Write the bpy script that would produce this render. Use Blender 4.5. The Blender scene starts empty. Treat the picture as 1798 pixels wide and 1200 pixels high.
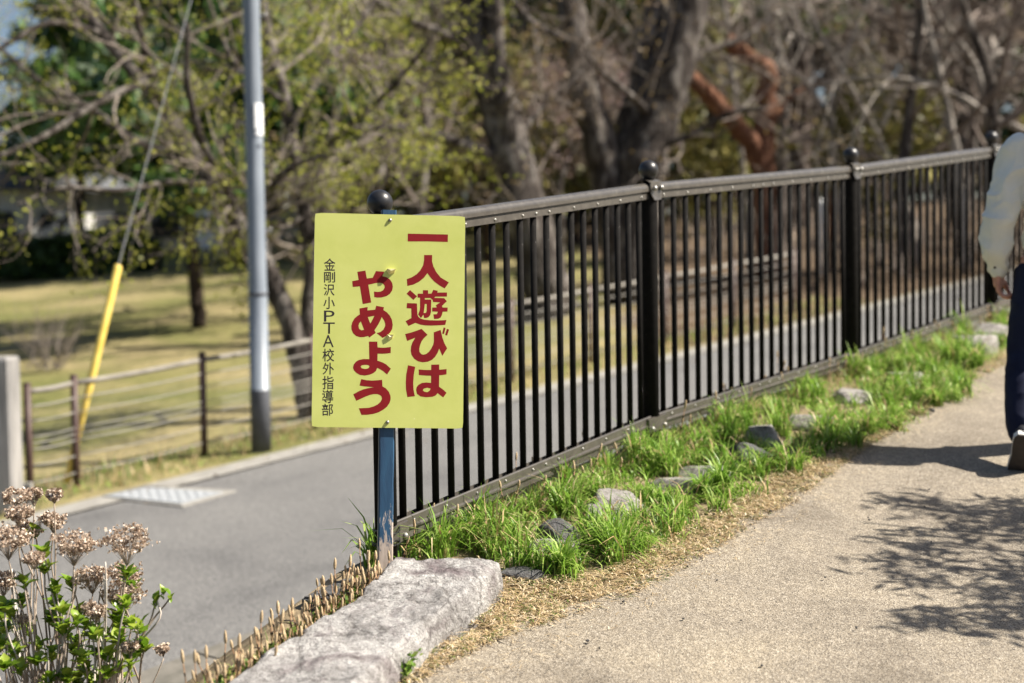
import bpy, bmesh, math, random
import numpy as np
from mathutils import Vector, Matrix, noise
from mathutils.geometry import tessellate_polygon

# ------------------------------------------------------------------ camera, sky, sun, exposure
scene = bpy.context.scene
col = scene.collection
FPX = 2497.0                     # 50 mm lens on a 36 mm sensor, 1798 px wide
PITCH = math.atan(120.0 / FPX)   # looking slightly down
ROLL = math.radians(0.83)
CAM = Vector((0, 0, 1.62))
_F = Vector((0, math.cos(PITCH), -math.sin(PITCH)))
_U0 = Vector((0, math.sin(PITCH), math.cos(PITCH)))
_R0 = Vector((1, 0, 0))
_R = (_R0 * math.cos(ROLL) - _U0 * math.sin(ROLL)).normalized()
_U = (_R0 * math.sin(ROLL) + _U0 * math.cos(ROLL)).normalized()
cam_data = bpy.data.cameras.new('camera')
cam_data.lens = 50
cam_data.sensor_width = 36
cam_data.clip_start = 0.05
cam_data.clip_end = 2000
cam_data.dof.use_dof = True
cam_data.dof.focus_distance = 4.50
cam_data.dof.aperture_fstop = 1.75
cam = bpy.data.objects.new('camera', cam_data)
col.objects.link(cam)
cam.matrix_world = Matrix(((_R.x, _U.x, -_F.x, CAM.x), (_R.y, _U.y, -_F.y, CAM.y),
                           (_R.z, _U.z, -_F.z, CAM.z), (0, 0, 0, 1)))
scene.camera = cam

SUN_EL = math.radians(47)
SUN_AZ = math.radians(92.5)        # clockwise from the view direction: from the right
world = bpy.data.worlds.new('World')
scene.world = world
world.use_nodes = True
wn = world.node_tree
sky = wn.nodes.new('ShaderNodeTexSky')
sky.sky_type = 'NISHITA'
sky.sun_disc = False
sky.sun_elevation = SUN_EL
sky.sun_rotation = SUN_AZ
sky.altitude = 100
sky.dust_density = 2.5
wn.links.new(sky.outputs[0], wn.nodes['Background'].inputs[0])
wn.nodes['Background'].inputs[1].default_value = 0.05
sun_d = bpy.data.lights.new('sun', 'SUN')
sun_d.energy = 5.0
sun_d.angle = math.radians(0.53)
sun_d.color = (1.0, 0.93, 0.82)
sun = bpy.data.objects.new('sun', sun_d)
col.objects.link(sun)
SUN = Vector((math.cos(SUN_EL) * math.sin(SUN_AZ), math.cos(SUN_EL) * math.cos(SUN_AZ), math.sin(SUN_EL)))
sun.rotation_euler = SUN.to_track_quat('Z', 'Y').to_euler()
scene.view_settings.view_transform = 'Standard'
scene.view_settings.look = 'None'
scene.view_settings.exposure = 1.2
scene.view_settings.gamma = 1.0
scene.view_settings.use_curve_mapping = False
scene.render.engine = 'CYCLES'
scene.cycles.use_denoising = True
scene.cycles.max_bounces = 6
scene.cycles.transparent_max_bounces = 6
scene.cycles.caustics_reflective = False
scene.cycles.caustics_refractive = False
scene.cycles.sample_clamp_indirect = 4

rng = random.Random(7)
nrng = np.random.default_rng(11)

# ------------------------------------------------------------------ helpers
def ray(px, py):
    return _F + _R * ((px - 899) / FPX) - _U * ((py - 600) / FPX)

def at(px, py, d):
    return CAM + ray(px, py) * d

def lerp(a, b, t):
    return a + (b - a) * t

def catmull(pts, n):
    """smooth a list of Vectors, n points per span"""
    if len(pts) < 3:
        return [lerp(pts[0], pts[-1], i / n) for i in range(n + 1)]
    P = [pts[0] * 2 - pts[1]] + list(pts) + [pts[-1] * 2 - pts[-2]]
    out = []
    for i in range(1, len(P) - 2):
        for k in range(n):
            t = k / n
            a, b, c, d = P[i - 1], P[i], P[i + 1], P[i + 2]
            out.append(0.5 * ((2 * b) + (c - a) * t + (2 * a - 5 * b + 4 * c - d) * t * t + (3 * b - a - 3 * c + d) * t ** 3))
    out.append(pts[-1].copy())
    return out

class MB:
    def __init__(self):
        self.v = []; self.f = []; self.m = []; self.cur = 0
    def add(self, vs, fs):
        o = len(self.v)
        self.v.extend(vs)
        for f in fs:
            self.f.append(tuple(i + o for i in f)); self.m.append(self.cur)
    def box(self, c, ax, ay, az):
        c = Vector(c); vs = []
        for i in (-1, 1):
            for j in (-1, 1):
                for k in (-1, 1):
                    vs.append(c + ax * i + ay * j + az * k)
        self.add(vs, [(0, 1, 3, 2), (4, 6, 7, 5), (0, 4, 5, 1), (2, 3, 7, 6), (0, 2, 6, 4), (1, 5, 7, 3)])
    def tube(self, pts, rad, sides=8, cap=True, flat=1.0):
        n = len(pts); vs = []
        ref = None
        for i, p in enumerate(pts):
            t = (pts[min(i + 1, n - 1)] - pts[max(i - 1, 0)])
            if t.length < 1e-9: t = Vector((0, 0, 1))
            t.normalize()
            if ref is None:
                ref = Vector((1, 0, 0)) if abs(t.x) < 0.9 else Vector((0, 1, 0))
            a = (ref - t * ref.dot(t))
            if a.length < 1e-6: a = t.orthogonal()
            a.normalize(); ref = a
            b = t.cross(a)
            r = rad[i] if isinstance(rad, (list, tuple)) else rad
            for k in range(sides):
                an = 2 * math.pi * k / sides
                vs.append(p + a * (r * math.cos(an)) + b * (r * flat * math.sin(an)))
        fs = []
        for i in range(n - 1):
            for k in range(sides):
                k2 = (k + 1) % sides
                fs.append((i * sides + k, i * sides + k2, (i + 1) * sides + k2, (i + 1) * sides + k))
        if cap:
            fs.append(tuple(reversed(range(sides)))); fs.append(tuple((n - 1) * sides + k for k in range(sides)))
        self.add(vs, fs)
    def lathe(self, c, prof, sides=16, axis=Vector((0, 0, 1))):
        axis = axis.normalized(); a = axis.orthogonal().normalized(); b = axis.cross(a)
        vs = []; n = len(prof)
        for r, h in prof:
            for k in range(sides):
                an = 2 * math.pi * k / sides
                vs.append(Vector(c) + axis * h + a * (r * math.cos(an)) + b * (r * math.sin(an)))
        fs = []
        for i in range(n - 1):
            for k in range(sides):
                k2 = (k + 1) % sides
                fs.append((i * sides + k, i * sides + k2, (i + 1) * sides + k2, (i + 1) * sides + k))
        fs.append(tuple(reversed(range(sides)))); fs.append(tuple((n - 1) * sides + k for k in range(sides)))
        self.add(vs, fs)
    def loft(self, rings, closed=True):
        n = len(rings[0]); vs = [p for r in rings for p in r]; fs = []
        for i in range(len(rings) - 1):
            for k in range(n if closed else n - 1):
                k2 = (k + 1) % n
                fs.append((i * n + k, i * n + k2, (i + 1) * n + k2, (i + 1) * n + k))
        if closed:
            fs.append(tuple(reversed(range(n)))); fs.append(tuple((len(rings) - 1) * n + k for k in range(n)))
        self.add(vs, fs)
    def mesh(self, name, mats, org=Vector((0, 0, 0)), smooth=False):
        me = bpy.data.meshes.new(name)
        me.from_pydata([tuple(p - org) for p in self.v], [], self.f)
        for m in (mats if isinstance(mats, (list, tuple)) else [mats]):
            me.materials.append(m)
        if any(self.m):
            me.polygons.foreach_set('material_index', self.m)
        if smooth:
            me.polygons.foreach_set('use_smooth', [True] * len(me.polygons))
        me.update()
        return me

ORG = {}
def link(o, parent=None):
    col.objects.link(o)
    if parent is not None:
        o.parent = parent
    return o

def tag(o, label=None, cat=None, group=None, kind=None):
    if label: o['label'] = label
    if cat: o['category'] = cat
    if group: o['group'] = group
    if kind: o['kind'] = kind
    return o

def thing(name, base, label, cat, group=None):
    o = bpy.data.objects.new(name, None)
    o.empty_display_size = 0.1
    o.location = base
    ORG[o] = Vector(base)
    link(o)
    return tag(o, label, cat, group)

def root_org(o):
    while o.parent is not None:
        o = o.parent
    return ORG.get(o, Vector((0, 0, 0)))

def part(name, mb, mats, parent=None, smooth=False, org=None):
    """mesh in world coordinates; origin at the root's base"""
    if parent is None:
        g = org or Vector((0, 0, 0))
        o = bpy.data.objects.new(name, mb.mesh(name, mats, g, smooth))
        o.location = g
        ORG[o] = Vector(g)
        return link(o)
    g = root_org(parent)
    o = bpy.data.objects.new(name, mb.mesh(name, mats, g, smooth))
    return link(o, parent)

def put(name, me, loc, parent=None, rot=(0, 0, 0), scale=(1, 1, 1)):
    """object that shares mesh data; loc in world coordinates"""
    o = bpy.data.objects.new(name, me)
    g = root_org(parent) if parent is not None else Vector((0, 0, 0))
    o.location = Vector(loc) - g
    o.rotation_euler = rot
    o.scale = scale
    return link(o, parent)

def copy_tree(o, parent=None):
    c = o.copy(); col.objects.link(c)
    if parent is not None: c.parent = parent
    for ch in list(o.children):
        copy_tree(ch, c)
    return c

def soup(name, verts, faces_n, mats, mat_idx=None, smooth=False):
    """fast mesh: verts (N*k,3) with k-gons laid out in order"""
    me = bpy.data.meshes.new(name)
    nv = len(verts); nf = nv // faces_n
    me.vertices.add(nv); me.vertices.foreach_set('co', np.asarray(verts, dtype=np.float32).ravel())
    me.loops.add(nv); me.loops.foreach_set('vertex_index', np.arange(nv, dtype=np.int32))
    me.polygons.add(nf)
    me.polygons.foreach_set('loop_start', np.arange(0, nv, faces_n, dtype=np.int32))
    me.polygons.foreach_set('loop_total', np.full(nf, faces_n, dtype=np.int32))
    for m in mats: me.materials.append(m)
    if mat_idx is not None:
        me.polygons.foreach_set('material_index', np.asarray(mat_idx, dtype=np.int32))
    me.update(calc_edges=True); me.validate()
    return me

def cards(centers, size, rg, elong=1.6, updir=None, spread=1.0):
    """random leaf quads (rhombus) -> verts array"""
    c = np.asarray(centers, dtype=np.float64); n = len(c)
    a = rg.normal(size=(n, 3)) * spread
    if updir is not None: a = a + np.asarray(updir)
    a /= np.linalg.norm(a, axis=1, keepdims=True) + 1e-9
    b = np.cross(a, rg.normal(size=(n, 3))); b /= np.linalg.norm(b, axis=1, keepdims=True) + 1e-9
    s = np.asarray(size).reshape(-1, 1) if np.ndim(size) else np.full((n, 1), size)
    s = s * rg.uniform(0.6, 1.3, size=(n, 1))
    q = np.stack([c - a * s * elong * 0.5, c + b * s * 0.5, c + a * s * elong * 0.5, c - b * s * 0.5], axis=1)
    return q.reshape(-1, 3)

# ------------------------------------------------------------------ materials
def nmat(name):
    m = bpy.data.materials.new(name); m.use_nodes = True
    nt = m.node_tree; b = nt.nodes['Principled BSDF']
    return m, nt, b

def ramp(nt, stops):
    r = nt.nodes.new('ShaderNodeValToRGB')
    e = r.color_ramp.elements
    while len(e) < len(stops): e.new(0.5)
    for i, (p, c) in enumerate(stops):
        e[i].position = p; e[i].color = (*c, 1)
    return r

def texnoise(nt, scale, detail=6, rough=0.6, dist=0.0, vec=None):
    n = nt.nodes.new('ShaderNodeTexNoise')
    n.inputs['Scale'].default_value = scale; n.inputs['Detail'].default_value = detail
    n.inputs['Roughness'].default_value = rough; n.inputs['Distortion'].default_value = dist
    if vec is not None: nt.links.new(vec, n.inputs['Vector'])
    return n

def objvec(nt, scale=(1, 1, 1)):
    t = nt.nodes.new('ShaderNodeTexCoord'); mp = nt.nodes.new('ShaderNodeMapping')
    mp.inputs['Scale'].default_value = scale
    nt.links.new(t.outputs['Object'], mp.inputs['Vector'])
    return mp.outputs[0]

def mixc(nt, fac, a, b, mode='MIX'):
    m = nt.nodes.new('ShaderNodeMix'); m.data_type = 'RGBA'; m.blend_type = mode
    for sock, v in ((m.inputs[0], fac), (m.inputs[6], a), (m.inputs[7], b)):
        if hasattr(v, 'is_linked'): nt.links.new(v, sock)
        elif isinstance(v, (int, float)): sock.default_value = v
        else: sock.default_value = (*v, 1)
    return m.outputs[2]

def bump(nt, b, h, strength=0.3, dist=0.01):
    bp = nt.nodes.new('ShaderNodeBump')
    bp.inputs['Strength'].default_value = strength; bp.inputs['Distance'].default_value = dist
    nt.links.new(h, bp.inputs['Height']); nt.links.new(bp.outputs[0], b.inputs['Normal'])

def speck(name, stops, scale=8, rough=0.7, detail=8, bumps=0.3, bdist=0.005, bscale=None, vscale=(1, 1, 1), dist=0.0, metallic=0, spec=0.4):
    m, nt, b = nmat(name)
    v = objvec(nt, vscale)
    n = texnoise(nt, scale, detail, 0.62, dist, v)
    r = ramp(nt, stops); nt.links.new(n.outputs[0], r.inputs[0])
    nt.links.new(r.outputs[0], b.inputs['Base Color'])
    b.inputs['Roughness'].default_value = rough; b.inputs['Metallic'].default_value = metallic
    b.inputs['Specular IOR Level'].default_value = spec
    if bumps:
        n2 = texnoise(nt, bscale or scale * 3, 6, 0.65, 0, v)
        bump(nt, b, n2.outputs[0], bumps, bdist)
    return m

def leafmat(name, c1, c2, c3=None, transl=0.35, rough=0.5, spec=0.3):
    """colour varies per leaf; light passes through"""
    m, nt, b = nmat(name)
    g = nt.nodes.new('ShaderNodeNewGeometry')
    r = ramp(nt, [(0.0, c1), (0.6, c2), (1.0, c3 or c2)])
    nt.links.new(g.outputs['Random Per Island'], r.inputs[0])
    nt.links.new(r.outputs[0], b.inputs['Base Color'])
    b.inputs['Roughness'].default_value = rough; b.inputs['Specular IOR Level'].default_value = spec
    if transl > 0:
        t = nt.nodes.new('ShaderNodeBsdfTranslucent'); nt.links.new(r.outputs[0], t.inputs[0])
        mx = nt.nodes.new('ShaderNodeMixShader'); mx.inputs[0].default_value = transl
        nt.links.new(b.outputs[0], mx.inputs[1]); nt.links.new(t.outputs[0], mx.inputs[2])
        nt.links.new(mx.outputs[0], nt.nodes['Material Output'].inputs[0])
    return m

M = {}
def mk_fence():
    m, nt, b = nmat('fence_paint')
    v = objvec(nt)
    n = texnoise(nt, 30, 8, 0.62, 0, v)
    r = ramp(nt, [(0.3, (0.0065, 0.006, 0.0058)), (0.62, (0.011, 0.010, 0.0095)), (0.8, (0.032, 0.029, 0.026))]); nt.links.new(n.outputs[0], r.inputs[0])
    n2 = texnoise(nt, 170, 2, 0.5, 0, v)
    r2 = ramp(nt, [(0.755, (0, 0, 0)), (0.79, (1, 1, 1))]); nt.links.new(n2.outputs[0], r2.inputs[0])
    nt.links.new(mixc(nt, r2.outputs[0], r.outputs[0], (0.22, 0.21, 0.20)), b.inputs['Base Color'])
    b.inputs['Roughness'].default_value = 0.8; b.inputs['Specular IOR Level'].default_value = 0.07
    return m
M['fence'] = mk_fence()
M['rail'] = speck('rail_paint', [(0.3, (0.055, 0.049, 0.043)), (0.6, (0.082, 0.073, 0.063)), (0.8, (0.14, 0.128, 0.113))], 25, 0.27, 8, 0.02, 0.001, 300, spec=0.7)
M['ball'] = speck('ball_paint', [(0.3, (0.012, 0.012, 0.013)), (0.8, (0.026, 0.026, 0.028))], 25, 0.36, 6, 0.05, 0.001, 300, spec=0.45)
M['bolt'] = speck('zinc_bolt', [(0.3, (0.28, 0.27, 0.25)), (0.8, (0.42, 0.41, 0.38))], 60, 0.35, 4, 0, spec=0.6, metallic=0.6)

def mk_sign():
    m, nt, b = nmat('sign_yellow_green')
    v = objvec(nt)
    n = texnoise(nt, 7, 7, 0.6, 0.2, v)
    r = ramp(nt, [(0.3, (0.475, 0.515, 0.125)), (0.7, (0.55, 0.58, 0.175))]); nt.links.new(n.outputs[0], r.inputs[0])
    n2 = texnoise(nt, 90, 3, 0.5, 0, v)
    r2 = ramp(nt, [(0.76, (0, 0, 0)), (0.80, (1, 1, 1))]); nt.links.new(n2.outputs[0], r2.inputs[0])
    c = mixc(nt, r2.outputs[0], r.outputs[0], (0.66, 0.67, 0.36))
    nt.links.new(c, b.inputs['Base Color']); b.inputs['Roughness'].default_value = 0.42
    n3 = texnoise(nt, 14, 5, 0.6, 0, v); bump(nt, b, n3.outputs[0], 0.12, 0.004)
    return m
M['sign'] = mk_sign()
M['sign_edge'] = speck('sign_worn_edge', [(0.4, (0.62, 0.60, 0.45)), (0.7, (0.8, 0.8, 0.74))], 40, 0.6, 4, 0.2)
M['red'] = speck('sign_red', [(0.3, (0.17, 0.0045, 0.0075)), (0.7, (0.225, 0.0065, 0.0105))], 12, 0.6, 6, 0.05, 0.001, 60, spec=0.2)
M['black'] = speck('sign_black', [(0.3, (0.016, 0.011, 0.013)), (0.7, (0.03, 0.02, 0.024))], 12, 0.5, 4, 0)
def mk_stake():
    m, nt, b = nmat('peeling_blue_wood')
    v = objvec(nt, (9, 9, 1.6))
    n = texnoise(nt, 6, 9, 0.72, 0.4, v)
    tc = nt.nodes.new('ShaderNodeTexCoord'); sp = nt.nodes.new('ShaderNodeSeparateXYZ')
    nt.links.new(tc.outputs['Object'], sp.inputs[0])
    # the paint has worn off the foot of the stake, where it stands in wet grass
    mr = nt.nodes.new('ShaderNodeMapRange'); nt.links.new(sp.outputs[2], mr.inputs[0])
    mr.inputs[1].default_value = 0.02; mr.inputs[2].default_value = 0.30; mr.inputs[3].default_value = 0.20; mr.inputs[4].default_value = -0.16
    ad = nt.nodes.new('ShaderNodeMath'); ad.operation = 'ADD'
    nt.links.new(n.outputs[0], ad.inputs[0]); nt.links.new(mr.outputs[0], ad.inputs[1])
    r = ramp(nt, [(0.56, (0, 0, 0)), (0.60, (1, 1, 1))]); nt.links.new(ad.outputs[0], r.inputs[0])
    n2 = texnoise(nt, 3, 8, 0.6, 0.3, v)
    rb = ramp(nt, [(0.3, (0.008, 0.030, 0.075)), (0.7, (0.018, 0.075, 0.15))]); nt.links.new(n2.outputs[0], rb.inputs[0])
    rw = ramp(nt, [(0.3, (0.20, 0.15, 0.12)), (0.65, (0.50, 0.42, 0.36))]); nt.links.new(n.outputs[0], rw.inputs[0])
    nt.links.new(mixc(nt, r.outputs[0], rb.outputs[0], rw.outputs[0]), b.inputs['Base Color'])
    b.inputs['Roughness'].default_value = 0.5
    bump(nt, b, ad.outputs[0], 0.4, 0.004)
    return m
M['stake'] = mk_stake()

def mk_path():
    m, nt, b = nmat('beige_aggregate')
    v = objvec(nt)
    vo = nt.nodes.new('ShaderNodeTexVoronoi'); vo.inputs['Scale'].default_value = 290; nt.links.new(v, vo.inputs['Vector'])
    sx = nt.nodes.new('ShaderNodeSeparateColor'); nt.links.new(vo.outputs['Color'], sx.inputs[0])
    r = ramp(nt, [(0.0, (0.075, 0.066, 0.056)), (0.15, (0.155, 0.134, 0.110)), (0.45, (0.232, 0.200, 0.157)), (0.75, (0.285, 0.249, 0.197)), (1.0, (0.42, 0.385, 0.33))])
    nt.links.new(sx.outputs[0], r.inputs[0])
    n = texnoise(nt, 2.2, 7, 0.6, 0.3, v)
    r2 = ramp(nt, [(0.28, (0.66, 0.645, 0.63)), (0.48, (0.97, 0.96, 0.945)), (0.70, (1.16, 1.14, 1.08))]); nt.links.new(n.outputs[0], r2.inputs[0])
    c = mixc(nt, 1.0, r.outputs[0], r2.outputs[0], 'MULTIPLY')
    n4 = texnoise(nt, 40, 5, 0.7, 0, v)
    r4 = ramp(nt, [(0.35, (0.80, 0.79, 0.78)), (0.65, (1.1, 1.09, 1.07))]); nt.links.new(n4.outputs[0], r4.inputs[0])
    c = mixc(nt, 1.0, c, r4.outputs[0], 'MULTIPLY')
    nt.links.new(c, b.inputs['Base Color']); b.inputs['Roughness'].default_value = 0.85
    b.inputs['Specular IOR Level'].default_value = 0.25
    bump(nt, b, vo.outputs['Distance'], 0.5, 0.004)
    return m
M['path'] = mk_path()

def mk_asphalt():
    m, nt, b = nmat('worn_asphalt')
    v = objvec(nt)
    vo = nt.nodes.new('ShaderNodeTexVoronoi'); vo.inputs['Scale'].default_value = 110; nt.links.new(v, vo.inputs['Vector'])
    sx = nt.nodes.new('ShaderNodeSeparateColor'); nt.links.new(vo.outputs['Color'], sx.inputs[0])
    r = ramp(nt, [(0.0, (0.085, 0.084, 0.083)), (0.5, (0.135, 0.133, 0.130)), (1.0, (0.20, 0.196, 0.19))])
    nt.links.new(sx.outputs[0], r.inputs[0])
    n = texnoise(nt, 0.8, 8, 0.6, 0.4, v)
    r2 = ramp(nt, [(0.28, (0.70, 0.70, 0.71)), (0.45, (0.97, 0.965, 0.96)), (0.72, (1.16, 1.15, 1.13))]); nt.links.new(n.outputs[0], r2.inputs[0])
    c = mixc(nt, 1.0, r.outputs[0], r2.outputs[0], 'MULTIPLY')
    nt.links.new(c, b.inputs['Base Color']); b.inputs['Roughness'].default_value = 0.8
    bump(nt, b, vo.outputs['Distance'], 0.4, 0.006)
    return m
M['asphalt'] = mk_asphalt()
M['concrete'] = speck('old_concrete', [(0.3, (0.20, 0.19, 0.17)), (0.7, (0.34, 0.325, 0.295))], 5, 0.85, 9, 0.3, 0.01, 60)
M['concrete_post'] = speck('streaked_concrete', [(0.3, (0.13, 0.125, 0.12)), (0.7, (0.36, 0.345, 0.33))], 3, 0.85, 9, 0.3, 0.01, 40, vscale=(6, 6, 0.5))
M['steel_plate'] = speck('galvanised_plate', [(0.3, (0.33, 0.35, 0.37)), (0.7, (0.50, 0.52, 0.54))], 30, 0.42, 6, 0.3, 0.006, 60, metallic=0.3)

def mk_field():
    m, nt, b = nmat('winter_lawn')
    v = objvec(nt)
    n = texnoise(nt, 0.28, 9, 0.6, 0.6, v)
    r = ramp(nt, [(0.32, (0.105, 0.13, 0.035)), (0.46, (0.19, 0.185, 0.075)), (0.58, (0.30, 0.255, 0.14)), (0.72, (0.16, 0.175, 0.055))])
    nt.links.new(n.outputs[0], r.inputs[0])
    n2 = texnoise(nt, 9, 8, 0.7, 0, v)
    r2 = ramp(nt, [(0.3, (0.55, 0.55, 0.5)), (0.7, (1.25, 1.2, 1.1))]); nt.links.new(n2.outputs[0], r2.inputs[0])
    c = mixc(nt, 1.0, r.outputs[0], r2.outputs[0], 'MULTIPLY')
    # brown leaf litter under the wood
    n3 = texnoise(nt, 5, 8, 0.7, 0, v)
    rl = ramp(nt, [(0.3, (0.045, 0.032, 0.022)), (0.55, (0.13, 0.092, 0.06)), (0.75, (0.25, 0.19, 0.125))]); nt.links.new(n3.outputs[0], rl.inputs[0])
    at_ = nt.nodes.new('ShaderNodeAttribute'); at_.attribute_name = 'litter'
    ad = nt.nodes.new('ShaderNodeMath'); ad.operation = 'ADD'; nt.links.new(at_.outputs['Fac'], ad.inputs[0])
    mu = nt.nodes.new('ShaderNodeMath'); mu.operation = 'MULTIPLY_ADD'; mu.inputs[1].default_value = 0.9; mu.inputs[2].default_value = -0.45
    nt.links.new(n.outputs[0], mu.inputs[0]); nt.links.new(mu.outputs[0], ad.inputs[1])
    rr = ramp(nt, [(0.42, (0, 0, 0)), (0.58, (1, 1, 1))]); nt.links.new(ad.outputs[0], rr.inputs[0])
    nt.links.new(mixc(nt, rr.outputs[0], c, rl.outputs[0]), b.inputs['Base Color'])
    b.inputs['Roughness'].default_value = 0.9; b.inputs['Specular IOR Level'].default_value = 0.15
    bump(nt, b, n2.outputs[0], 0.6, 0.05)
    return m
M['field'] = mk_field()
M['soil'] = speck('verge_soil', [(0.3, (0.10, 0.078, 0.05)), (0.5, (0.24, 0.185, 0.115)), (0.7, (0.40, 0.315, 0.20))], 9, 0.9, 9, 0.6, 0.02, 45, spec=0.15)

def mk_stone(name, stops, sc, dark, cracks=False):
    m, nt, b = nmat(name)
    v = objvec(nt)
    n = texnoise(nt, sc, 10, 0.66, 0.8, v)
    r = ramp(nt, stops); nt.links.new(n.outputs[0], r.inputs[0])
    n2 = texnoise(nt, sc * 9, 8, 0.7, 0.3, v)
    r2 = ramp(nt, [(0.32, (0.5, 0.48, 0.47)), (0.55, (1, 1, 1)), (0.75, (1.2, 1.2, 1.18))]); nt.links.new(n2.outputs[0], r2.inputs[0])
    c = mixc(nt, 1.0, r.outputs[0], r2.outputs[0], 'MULTIPLY')
    n6 = texnoise(nt, 190, 4, 0.7, 0, v)
    r6 = ramp(nt, [(0.34, (0.45, 0.44, 0.44)), (0.48, (1, 1, 1)), (0.7, (1.2, 1.2, 1.2))]); nt.links.new(n6.outputs[0], r6.inputs[0])
    c = mixc(nt, 1.0, c, r6.outputs[0], 'MULTIPLY')
    n3 = texnoise(nt, sc * 0.9, 6, 0.6, 1.5, v)
    r3 = ramp(nt, [(0.52, (0, 0, 0)), (0.66, (1, 1, 1))]); nt.links.new(n3.outputs[0], r3.inputs[0])
    c = mixc(nt, r3.outputs[0], c, mixc(nt, 1.0, r2.outputs[0], dark, 'MULTIPLY'))
    if cracks:
        wv = nt.nodes.new('ShaderNodeVectorMath'); wv.operation = 'MULTIPLY_ADD'; nw = texnoise(nt, 9, 5, 0.6, 0, v)
        nt.links.new(nw.outputs['Color'], wv.inputs[0]); wv.inputs[1].default_value = (0.16, 0.16, 0.16); nt.links.new(v, wv.inputs[2])
        ve = nt.nodes.new('ShaderNodeTexVoronoi'); ve.feature = 'DISTANCE_TO_EDGE'; ve.inputs['Scale'].default_value = 3.4; nt.links.new(wv.outputs[0], ve.inputs['Vector'])
        rk = ramp(nt, [(0.0, (0.28, 0.26, 0.25)), (0.012, (0.8, 0.8, 0.8)), (0.03, (1, 1, 1))]); nt.links.new(ve.outputs['Distance'], rk.inputs[0])
        c = mixc(nt, 0.75, c, mixc(nt, 1.0, c, rk.outputs[0], 'MULTIPLY'))
    nt.links.new(c, b.inputs['Base Color']); b.inputs['Roughness'].default_value = 0.85; b.inputs['Specular IOR Level'].default_value = 0.25
    n5 = texnoise(nt, sc * 14, 10, 0.7, 0.5, v)
    bump(nt, b, n5.outputs[0], 0.95, 0.022)
    return m
M['slab'] = mk_stone('grey_pink_stone', [(0.3, (0.20, 0.192, 0.188)), (0.5, (0.42, 0.405, 0.393)), (0.72, (0.58, 0.565, 0.545))], 3.5, (0.20, 0.168, 0.172), True)
M['rock'] = mk_stone('grey_rock', [(0.3, (0.28, 0.262, 0.245)), (0.5, (0.42, 0.395, 0.37)), (0.72, (0.54, 0.51, 0.48))], 6, (0.22, 0.20, 0.19))
M['rock_dark'] = mk_stone('dark_speckled_rock', [(0.3, (0.09, 0.09, 0.092)), (0.5, (0.17, 0.168, 0.168)), (0.72, (0.30, 0.295, 0.285))], 9, (0.07, 0.07, 0.075))

M['grass'] = leafmat('grass_green', (0.075, 0.17, 0.018), (0.24, 0.41, 0.05), (0.46, 0.58, 0.17), 0.42, 0.42, 0.3)
M['grass_dry'] = leafmat('grass_straw', (0.20, 0.135, 0.06), (0.47, 0.335, 0.165), (0.68, 0.55, 0.34), 0.2, 0.6)
M['thatch'] = leafmat('straw_thatch', (0.36, 0.25, 0.13), (0.64, 0.49, 0.29), (0.84, 0.73, 0.55), 0.12, 0.6)
M['moss'] = leafmat('weed_green', (0.045, 0.09, 0.015), (0.12, 0.21, 0.03), (0.25, 0.27, 0.07), 0.3, 0.5)
M['sprout_head'] = speck('horsetail_head', [(0.35, (0.30, 0.205, 0.11)), (0.65, (0.58, 0.45, 0.28))], 300, 0.7, 3, 0.4, 0.002, 500)
M['sprout_stem'] = speck('horsetail_stem', [(0.35, (0.17, 0.085, 0.04)), (0.65, (0.36, 0.22, 0.11))], 90, 0.6, 3, 0)
M['sprout_dark'] = speck('horsetail_sheath', [(0.35, (0.03, 0.02, 0.012)), (0.65, (0.08, 0.05, 0.03))], 90, 0.6, 3, 0)
M['bark'] = speck('grey_brown_bark', [(0.3, (0.022, 0.018, 0.016)), (0.50, (0.070, 0.058, 0.051)), (0.66, (0.27, 0.245, 0.22))], 3.5, 0.9, 10, 0.9, 0.05, 14, vscale=(2, 2, 0.7), dist=0.5, spec=0.15)
M['bark_pine'] = speck('red_pine_bark', [(0.3, (0.06, 0.028, 0.018)), (0.5, (0.20, 0.092, 0.055)), (0.7, (0.36, 0.20, 0.13))], 4, 0.9, 10, 0.9, 0.05, 14, vscale=(2, 2, 0.7), dist=0.5, spec=0.15)
M['bark_dark'] = speck('dark_bark', [(0.3, (0.022, 0.016, 0.013)), (0.65, (0.075, 0.055, 0.045))], 4, 0.9, 9, 0.8, 0.04, 14, spec=0.15)
M['twig'] = speck('grey_twig', [(0.3, (0.12, 0.095, 0.08)), (0.7, (0.30, 0.26, 0.225))], 2, 0.85, 4, 0, spec=0.15)
M['bark_pale'] = speck('pale_smooth_bark', [(0.3, (0.16, 0.14, 0.12)), (0.7, (0.42, 0.38, 0.335))], 3, 0.8, 7, 0.3, 0.02, 12, spec=0.2)
M['twig_dark'] = speck('brown_twig', [(0.3, (0.085, 0.066, 0.056)), (0.7, (0.25, 0.205, 0.175))], 2, 0.85, 4, 0, spec=0.15)
M['leaf_spring'] = leafmat('young_cherry_leaf', (0.17, 0.20, 0.02), (0.33, 0.36, 0.045), (0.50, 0.48, 0.10), 0.45)
M['leaf_bud'] = leafmat('bronze_bud', (0.17, 0.11, 0.05), (0.30, 0.22, 0.08), (0.40, 0.28, 0.20), 0.35)
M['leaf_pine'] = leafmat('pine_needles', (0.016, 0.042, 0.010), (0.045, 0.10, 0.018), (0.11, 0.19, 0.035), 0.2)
M['leaf_pine_lit'] = leafmat('sunlit_needles', (0.05, 0.10, 0.016), (0.12, 0.20, 0.03), (0.24, 0.31, 0.06), 0.25)  # pine needles again, with the sunlight on them put into a brighter colour
M['leaf_dark'] = leafmat('evergreen_leaf', (0.010, 0.026, 0.008), (0.026, 0.058, 0.014), (0.07, 0.12, 0.03), 0.15)
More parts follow.
